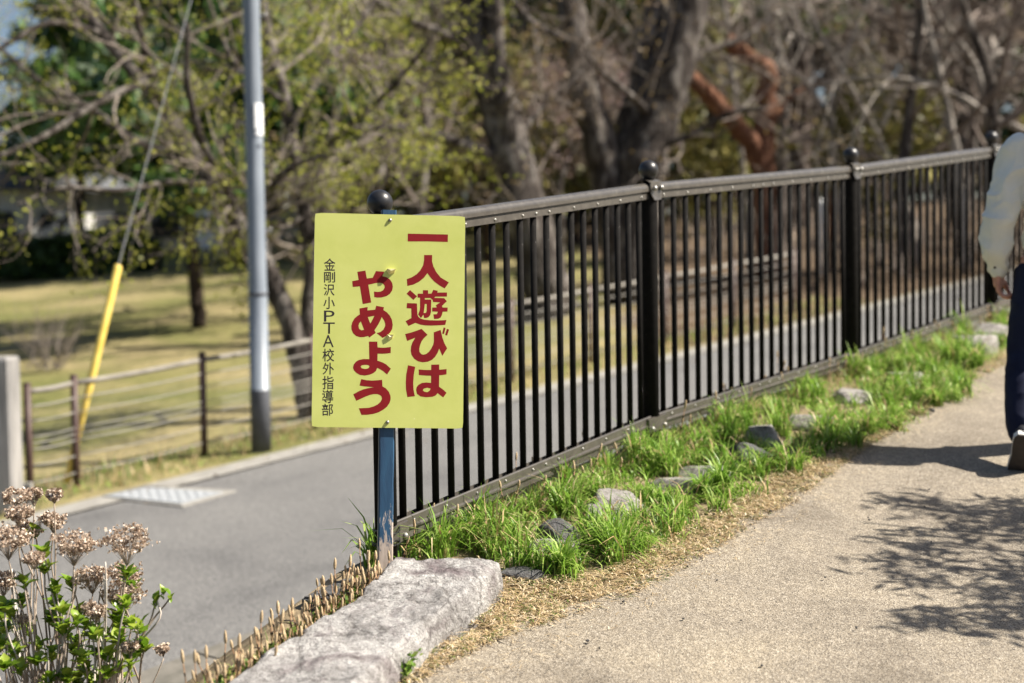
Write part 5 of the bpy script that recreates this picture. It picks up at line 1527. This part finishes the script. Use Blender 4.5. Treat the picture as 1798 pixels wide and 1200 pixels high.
def van(px, py, label):
    g = onroad(px, py); d = D(g); t = thing('parked_van', g, label, 'van')
    W_, H_, L_ = 0.78, 1.92, 3.6
    sec = [(-1, 0.28), (-1, 0.9), (-0.97, 1.15), (-0.86, 1.72), (-0.7, 1.86), (0, 1.92), (0.7, 1.86), (0.86, 1.72), (0.97, 1.15), (1, 0.9), (1, 0.28)]
    dirv = Vector((0.35, 0.94, 0)).normalized(); rt = Vector((dirv.y, -dirv.x, 0))
    mb = MB(); rings = []
    for y, sw, sh in ((0, 0.94, 0.96), (0.08, 1, 1), (L_ - 1.0, 1, 1), (L_ - 0.35, 0.97, 0.62), (L_, 0.92, 0.5)):
        rings.append([g + dirv * y + rt * (a * W_ * sw) + Z * (0.28 + (b_ - 0.28) * sh) for a, b_ in sec])
    mb.loft(rings); part('body', mb, M['car_white'], t, False)
    mb = MB(); q = [g - dirv * 0.012 + rt * (a * W_) + Z * b_ for a, b_ in ((-0.78, 1.12), (0.78, 1.12), (0.7, 1.66), (-0.7, 1.66))]
    mb.loft([[p + dirv * 0.03 for p in q], q]); part('rear_window', mb, M['glass'], t)
    for sgn in (-1, 1):
        for y0, y1 in ((0.35, 1.25), (1.4, 2.3)):
            q = [g + dirv * yy + rt * sgn * (W_ * k) + Z * zz_ for yy, k, zz_ in ((y0, 0.985, 1.16), (y1, 0.985, 1.16), (y1, 0.90, 1.62), (y0, 0.90, 1.62))]
            mb = MB(); mb.loft([q, [p + rt * sgn * 0.02 for p in q]]); part('side_window', mb, M['glass'], t)
        for y in (0.6, 2.9):
            c = g + dirv * y + rt * sgn * (W_ - 0.06) + Z * 0.28
            mb = MB(); mb.lathe(c - rt * sgn * 0.08, [(0.05, 0), (0.28, 0.01), (0.28, 0.15), (0.2, 0.165), (0.05, 0.165)], 18, rt * sgn); wh = part('wheel', mb, M['rubber'], t, False)
            mb = MB(); mb.lathe(c + rt * sgn * 0.086, [(0.17, 0), (0.15, 0.01), (0.03, 0.012)], 14, rt * sgn); part('rim', mb, M['steel'], wh)
        mb = MB(); c = g - dirv * 0.01 + rt * sgn * W_ * 0.86 + Z * 0.85; mb.box(c, rt * 0.06, dirv * 0.02, Z * 0.14); part('tail_light', mb, M['red'], t)
    mb = MB(); mb.box(g - dirv * 0.03 + Z * 0.42, rt * (W_ * 0.96), dirv * 0.04, Z * 0.1); part('bumper', mb, M['roof'], t)
van(352, 464, 'white parked van seen end on beyond the lawn')
# pale marker pole seen through the fence, and a dark red one beside it
for px, y0, y1, col_, nm, lab in ((1441, 350, 482, 'reflector', 'marker_pole', 'white marker pole seen between the bars left of the third post'), (1458, 330, 470, 'bark_pine', 'marker_pole', 'dark red pole just right of the white marker pole')):
    b = onroad(px, y1); d = D(b); mb = MB(); hgt = (y1 - y0) * d / FPX
    mb.lathe(b, [(0.05, -0.1), (0.05, hgt - 0.05), (0.045, hgt - 0.01), (0.01, hgt)], 12)
    tag(part(nm, mb, M[col_], None, True, org=b), lab, 'pole')

# ------------------------------------------------------------------ the walker
M['jacket'] = speck('pale_beige_cotton', [(0.3, (0.70, 0.70, 0.63)), (0.7, (0.78, 0.775, 0.70))], 14, 0.8, 6, 0.1, 0.003, 200, spec=0.2)
M['trouser'] = speck('navy_cotton', [(0.3, (0.008, 0.010, 0.028)), (0.7, (0.014, 0.018, 0.042))], 14, 0.8, 6, 0.2, 0.004, 60, spec=0.2)
M['skin'] = speck('skin', [(0.3, (0.46, 0.215, 0.15)), (0.7, (0.60, 0.31, 0.22))], 40, 0.5, 5, 0.1, 0.002, 200)
M['hair'] = speck('dark_hair', [(0.3, (0.012, 0.010, 0.009)), (0.7, (0.03, 0.026, 0.024))], 60, 0.5, 5, 0.4, 0.004, 200)
M['sole'] = speck('shoe_sole', [(0.3, (0.018, 0.015, 0.014)), (0.7, (0.045, 0.036, 0.032))], 30, 0.7, 5, 0.4, 0.004, 80)
M['midsole'] = speck('white_midsole', [(0.3, (0.60, 0.59, 0.57)), (0.7, (0.72, 0.71, 0.69))], 20, 0.5, 4, 0.1)
M['shoe'] = speck('dark_shoe_upper', [(0.3, (0.012, 0.012, 0.016)), (0.7, (0.03, 0.03, 0.036))], 20, 0.6, 4, 0.2)
WG = onpath(1868, 808)
WG.z = zp(WG.x, WG.y)
hd_ang = math.radians(-22)
wf = Vector((math.sin(-hd_ang), math.cos(hd_ang), 0)); wr = Vector((wf.y, -wf.x, 0))
SLP = (zp(WG.x + wf.x, WG.y + wf.y) - WG.z)
def W(x, y, z, k=1.0):
    """walker's own right, forward, up; k carries the slope of the path for the feet"""
    return WG + wr * x + wf * y + Z * (z + k * SLP * y)
walker = thing('person', WG, 'person in a pale beige jacket and navy trousers walking away up the path', 'person')
def cap(mb, pts, rad, sides=14, flat=1.0):
    P = catmull(pts, 4); n = len(P); m = len(rad) - 1
    R_ = []
    for i in range(n):
        t = i / (n - 1) * m; k = min(m - 1, int(t)); R_.append(lerp(rad[k], rad[k + 1], t - k))
    mb.tube(P, R_, sides, True, flat)
    for p, r in ((P[0], R_[0]), (P[-1], R_[-1])):
        mb.lathe(p, [(0.001, -r)] + [(r * math.cos(a), r * math.sin(a)) for a in (-1.2, -0.8, -0.4, 0, 0.4, 0.8, 1.2)] + [(0.001, r)], 12)
def ell_loft(mb, secs):
    rings = []
    for (x, y, z, rx, ry) in secs:
        rings.append([W(x + rx * math.cos(a), y + ry * math.sin(a), z, 0) for a in [2 * math.pi * k / 24 for k in range(24)]])
    mb.loft(rings)
def solid(name, mb, mat, parent, vox, smooth_it=4, folds=None):
    me = mb.mesh(name, mat, root_org(parent)); o = bpy.data.objects.new(name, me); col.objects.link(o)
    r = o.modifiers.new('r', 'REMESH'); r.mode = 'VOXEL'; r.voxel_size = vox; r.use_smooth_shade = True
    sm_ = o.modifiers.new('s', 'SMOOTH'); sm_.iterations = smooth_it; sm_.factor = 0.5
    me2 = bpy.data.meshes.new_from_object(o.evaluated_get(bpy.context.evaluated_depsgraph_get()))
    bpy.data.objects.remove(o)
    me2.materials.clear(); me2.materials.append(mat)
    if folds:
        me2.update(); ns = [v.normal.copy() for v in me2.vertices]
        for v, n_ in zip(me2.vertices, ns): v.co += n_ * folds(v.co)
    me2.polygons.foreach_set('use_smooth', [True] * len(me2.polygons)); me2.update()
    o = bpy.data.objects.new(name, me2); return link(o, parent)
# joints
LS, LE, LW = W(-0.180, -0.0, 1.295, 0), W(-0.262, -0.05, 0.985, 0), W(-0.262, 0.0, 0.80, 0)
RS, RE, RW = W(0.180, 0.0, 1.295, 0), W(0.25, -0.02, 1.02, 0), W(0.23, 0.13, 0.86, 0)
LH, LK, LA = W(-0.10, 0, 0.82, 0), W(-0.150, -0.03, 0.44), W(-0.150, -0.26, 0.165)
RH_, RK_, RA = W(0.098, 0.01, 0.82, 0), W(0.105, 0.14, 0.45), W(0.10, 0.25, 0.085)
def hand(mb, wrist, down, fwd, sidev, s=1.0):
    """palm with four curled fingers and a thumb; sidev points to the thumb side"""
    down = down.normalized(); fwd = fwd.normalized(); palmn = down.cross(fwd).normalized()
    if palmn.dot(sidev) < 0: palmn = -palmn
    k = wrist + down * 0.082 * s
    cap(mb, [wrist - down * 0.03, wrist + down * 0.02, wrist + down * 0.05], [0.025, 0.027, 0.024], 12, 0.72)
    for q, L in zip((-0.030, -0.010, 0.010, 0.028), (0.062, 0.074, 0.078, 0.070)):
        a = wrist + down * 0.02 + fwd * q * 0.7; b_ = k + fwd * q
        cap(mb, [a, lerp(a, b_, 0.6), b_], [0.013, 0.0125, 0.0105], 8)
        c1 = b_ + (down * 0.8 + palmn * 0.6).normalized() * L * 0.42
        c2 = c1 + (down * 0.15 + palmn * 1.0).normalized() * L * 0.33
        c3 = c2 + (down * -0.45 + palmn * 0.8).normalized() * L * 0.27
        cap(mb, [b_, c1, c2, c3], [0.0100, 0.0092, 0.0085, 0.0072], 8)
    a = wrist + down * 0.018 + fwd * 0.022; b_ = a + (fwd * 0.65 + down * 0.75 + palmn * 0.45).normalized() * 0.042
    c1 = b_ + (down * 0.9 + palmn * 0.45 + fwd * 0.1).normalized() * 0.030; c2 = c1 + (down * 0.9 + palmn * 0.5 - fwd * 0.15).normalized() * 0.024
    cap(mb, [a, b_, c1, c2], [0.0145, 0.0125, 0.0105, 0.0085], 8)
mb = MB()
ell_loft(mb, [(0, 0, 0.80, 0.14, 0.09), (0, 0, 0.95, 0.13, 0.085), (0, 0, 1.15, 0.14, 0.09), (0, 0, 1.27, 0.15, 0.09), (0, 0, 1.35, 0.10, 0.07), (0, 0.005, 1.40, 0.055, 0.055), (0, 0.015, 1.47, 0.052, 0.055)])
for (S_, E_, W_h, sg) in ((LS, LE, LW, -1), (RS, RE, RW, 1)):
    cap(mb, [S_, lerp(S_, E_, 0.5), E_], [0.05, 0.045, 0.038]); cap(mb, [E_, lerp(E_, W_h, 0.4), W_h], [0.037, 0.036, 0.026])
    hand(mb, W_h + (W_h - E_).normalized() * 0.005, (W_h - E_) + Z * -0.12 + wf * (0.0 if sg < 0 else 0.02), wf, wr * -sg)
for H_, K_, A_ in ((LH, LK, LA), (RH_, RK_, RA)):
    cap(mb, [H_, lerp(H_, K_, 0.5), K_], [0.08, 0.068, 0.05]); cap(mb, [K_, lerp(K_, A_, 0.35), A_], [0.05, 0.052, 0.034])
# head looking ahead
hc = W(0, 0.03, 1.555, 0)
rings = []
for k in range(13):
    a = math.radians(-90 + 15 * k); cz = math.sin(a) * 0.118; rr2 = math.cos(a)
    rings.append([hc + wr * (0.073 * max(rr2, 0.02) * (0.86 if a < -0.3 else 1) * math.cos(t)) + wf * (0.094 * max(rr2, 0.02) * math.sin(t) + (0.012 if a < 0 else 0)) + Z * cz for t in [2 * math.pi * j / 20 for j in range(20)]])
mb.loft(rings)
cap(mb, [hc + wf * 0.09 + Z * 0.015, hc + wf * 0.112 - Z * 0.02], [0.009, 0.014], 8)
cap(mb, [hc + wf * 0.085 - Z * 0.055 - wr * 0.02, hc + wf * 0.093 - Z * 0.055, hc + wf * 0.085 - Z * 0.055 + wr * 0.02], [0.006, 0.009, 0.006], 8)
for sg in (-1, 1):
    cap(mb, [hc + wr * sg * 0.074 + Z * 0.018, hc + wr * sg * 0.082 - wf * 0.008, hc + wr * sg * 0.074 - Z * 0.03], [0.011, 0.013, 0.009], 8)
    mb.lathe(hc + wf * 0.083 + wr * sg * 0.031 + Z * 0.008, [(0.001, -0.012), (0.012, 0), (0.001, 0.012)], 8)
solid('body', mb, M['skin'], walker, 0.0045, 2)
mb = MB()
for k in range(8):
    pass
rings = []
for k in range(9):
    a = math.radians(-20 + 13.7 * k); rr2 = math.cos(a) if k < 8 else 0.03
    rings.append([hc - wf * 0.012 + Z * 0.012 + wr * (0.086 * rr2 * math.cos(t)) + wf * (0.098 * rr2 * math.sin(t) - (0.0 if math.sin(t) < 0.2 else 0.03 * rr2)) + Z * math.sin(a) * 0.122 for t in [2 * math.pi * j / 20 for j in range(20)]])
mb.loft(rings)
solid('hair', mb, M['hair'], walker, 0.008, 2, lambda c: 0.004 * noise.noise(c * 60))
# jacket
mb = MB()
ell_loft(mb, [(0, 0, 0.86, 0.150, 0.125), (0, 0, 0.90, 0.165, 0.135), (0, 0, 0.98, 0.162, 0.13), (0, -0.005, 1.13, 0.165, 0.13), (0, -0.005, 1.25, 0.175, 0.12), (0, 0, 1.33, 0.155, 0.10), (0, 0.005, 1.385, 0.10, 0.08), (0, 0.01, 1.43, 0.068, 0.068)])
for S_, E_, W_h in ((LS, LE, LW), (RS, RE, RW)):
    out_ = wr * (-1 if S_ is LS else 1)
    cap(mb, [S_ + Z * 0.005, lerp(S_, E_, 0.5), E_ + out_ * 0.004], [0.080, 0.076, 0.066], 16)
    cap(mb, [E_ + out_ * 0.004, lerp(E_, W_h, 0.55) + out_ * 0.006, W_h + (E_ - W_h) * 0.2], [0.066, 0.063, 0.043], 16)
    cap(mb, [W_h + (E_ - W_h) * 0.2, W_h + (E_ - W_h) * 0.08], [0.040, 0.0385], 16)
def jfold(c):
    q = Vector((c.x * 7 + c.z * 4, c.y * 7, c.z * 7 - c.x * 3)); f = 1 - abs(noise.noise(q))
    g = 1 - abs(noise.noise(Vector((c.x * 13, c.y * 13 + c.z * 6, c.z * 10)) + Vector((5, 1, 2))))
    return 0.016 * (f ** 4 - 0.4) + 0.007 * (g ** 4 - 0.4)
solid('jacket', mb, M['jacket'], walker, 0.0065, 4, jfold)
mb = MB(); aw = (LW - LE).normalized()
cap(mb, [LW - aw * 0.028, LW - aw * 0.002], [0.0395, 0.039], 18); jb = solid('cuff', mb, M['jacket'], walker, 0.004, 2)
mb = MB(); bd = (-wf * 0.9 - wr * 0.3).normalized(); mb.lathe(LW - aw * 0.014 + bd * 0.040, [(0.006, 0), (0.006, 0.002), (0.002, 0.003)], 10, bd); part('cuff_button', mb, M['sole'], jb, True)
# trousers
mb = MB()
ell_loft(mb, [(0, 0, 0.72, 0.165, 0.115), (0, 0, 0.80, 0.17, 0.12), (0, 0, 0.93, 0.155, 0.11)])
for H_, K_, A_ in ((LH, LK, LA), (RH_, RK_, RA)):
    cap(mb, [H_ - Z * 0.04, lerp(H_, K_, 0.5), K_], [0.098, 0.092, 0.082], 16)
    cap(mb, [K_, lerp(K_, A_, 0.5), A_ + (K_ - A_) * 0.05], [0.082, 0.080, 0.068], 16)
solid('trousers', mb, M['trouser'], walker, 0.009, 4, lambda c: 0.008 * ((1 - abs(noise.noise(Vector((c.x * 8, c.y * 8, c.z * 15))))) ** 2 - 0.55))
# shoes: outline swept along the foot
def shoe(ankle, toe_dir, up_dir, label=None):
    f = toe_dir.normalized(); u = (up_dir - f * up_dir.dot(f)).normalized(); r_ = f.cross(u).normalized()
    heel = ankle - u * 0.085 - f * 0.06
    st = [(0.0, 0.020, 0.060), (0.02, 0.034, 0.078), (0.06, 0.036, 0.092), (0.11, 0.035, 0.085), (0.16, 0.041, 0.062), (0.21, 0.045, 0.048), (0.25, 0.040, 0.040), (0.275, 0.022, 0.026)]
    def ring(x, w, z0, z1, n=16, sq=1.0):
        return [heel + f * x + r_ * (w * math.cos(a)) + u * (lerp(z0, z1, 0.5 + 0.5 * math.sin(a))) for a in [2 * math.pi * k / n for k in range(n)]]
    root = MB(); root.loft([ring(x, w, 0.022, 0.022 + h) for x, w, h in st]); so = part('shoe', root, M['shoe'], walker, True)
    def slab(x, w, z0, z1): return [heel + f * x - r_ * w + u * z0, heel + f * x + r_ * w + u * z0, heel + f * x + r_ * w + u * z1, heel + f * x - r_ * w + u * z1]
    mbx = MB(); mbx.loft([slab(x, w * 1.12 + 0.002, 0.008 + 0.012 * max(0, (x - 0.2) / 0.08), 0.034 + 0.008 * max(0, (x - 0.2) / 0.08)) for x, w, h in st]); part('midsole', mbx, M['midsole'], so)
    mbx = MB(); mbx.loft([slab(x, w * 1.10, 0.0 + 0.012 * max(0, (x - 0.2) / 0.08), 0.0085 + 0.012 * max(0, (x - 0.2) / 0.08)) for x, w, h in st]); part('outsole', mbx, M['sole'], so)
sl = Vector((wf.x, wf.y, SLP)).normalized()
shoe(RA, sl, Z)
tdn = (wf * 0.52 - Z * 0.86 - wr * 0.12)
shoe(LA + Z * 0.0, tdn, wf * 0.86 + Z * 0.52)

# ------------------------------------------------------------------ tree beyond the right edge that throws the leafy shadow on the path
rt_ = random.Random(4)
tc = onpath(1700, 985); tb_ = Vector((tc.x + 4.4, tc.y - 0.3, 0)); tb_.z = zp(tb_.x, tb_.y)
st_ = thing('roadside_tree', tb_, 'low leafy evergreen tree just right of the path, its boughs shading it', 'tree')
mb = MB(); tk = catmull([tb_ - Z * 0.2, tb_ + Vector((0.05, 0, 0.8)), tb_ + Vector((-0.1, 0.1, 1.7)), tb_ + Vector((0, 0, 2.9))], 4)
mb.tube(tk, [0.13 - 0.008 * k for k in range(13)], 12)
part('trunk', mb, M['bark'], st_, True)
tw = MB(); cs = []
boughs = []
for k in range(7):
    yy = lerp(880, 1105, k / 6); hb_ = rt_.uniform(1.5, 2.3)
    e = onpath(1560 + rt_.uniform(-60, 60), yy) + SUN * (hb_ / SUN.z); a = tk[rt_.randint(4, 8)]
    pts = catmull([a, lerp(a, e, 0.4) + Z * 0.25, lerp(a, e, 0.75) + Z * 0.15, e], 5)
    tw.tube(pts, [lerp(0.03, 0.005, i / (len(pts) - 1)) for i in range(len(pts))], 5, False); boughs.append(pts)
n_ = 0
while n_ < 150:
    px_ = 1430 + 520 * math.sqrt(rt_.random()); py_ = rt_.uniform(872, 1112)
    if px_ < 1440 + 1.1 * abs(py_ - 975) * (1 + 0.5 * rt_.random()): continue
    n_ += 1
    c = onpath(px_, py_) + SUN * (rt_.uniform(1.4, 2.4) / SUN.z)
    q = min((p for bo in boughs for p in bo[6:]), key=lambda p: (p - c).length)
    tw.tube([q, lerp(q, c, 0.5) + Vector((0, 0, 0.03)), c], [0.006, 0.004, 0.002], 4, False)
    for _ in range(rt_.randint(8, 16)):
        cs.append((c.x + rt_.gauss(0, 0.06) - tb_.x, c.y + rt_.gauss(0, 0.055) - tb_.y, c.z + rt_.gauss(0, 0.03) - tb_.z))
for k in range(60):
    a = tk[rt_.randint(5, 12)]; v = Vector((rt_.uniform(-0.2, 1), rt_.gauss(0, 0.8), rt_.uniform(-0.2, 0.5))); c = a + v * rt_.uniform(0.4, 0.9)
    tw.tube([a, lerp(a, c, 0.5) + Z * 0.04, c], [0.012, 0.007, 0.003], 4, False)
    for _ in range(30): cs.append((c.x + rt_.gauss(0, 0.12) - tb_.x, c.y + rt_.gauss(0, 0.12) - tb_.y, c.z + rt_.gauss(0, 0.09) - tb_.z))
cr = part('crown', tw, M['twig_dark'], st_)
link(bpy.data.objects.new('leaves', soup('leaves', cards(cs, 0.024, nrng, 4.0), 4, [M['leaf_dark']])), cr)
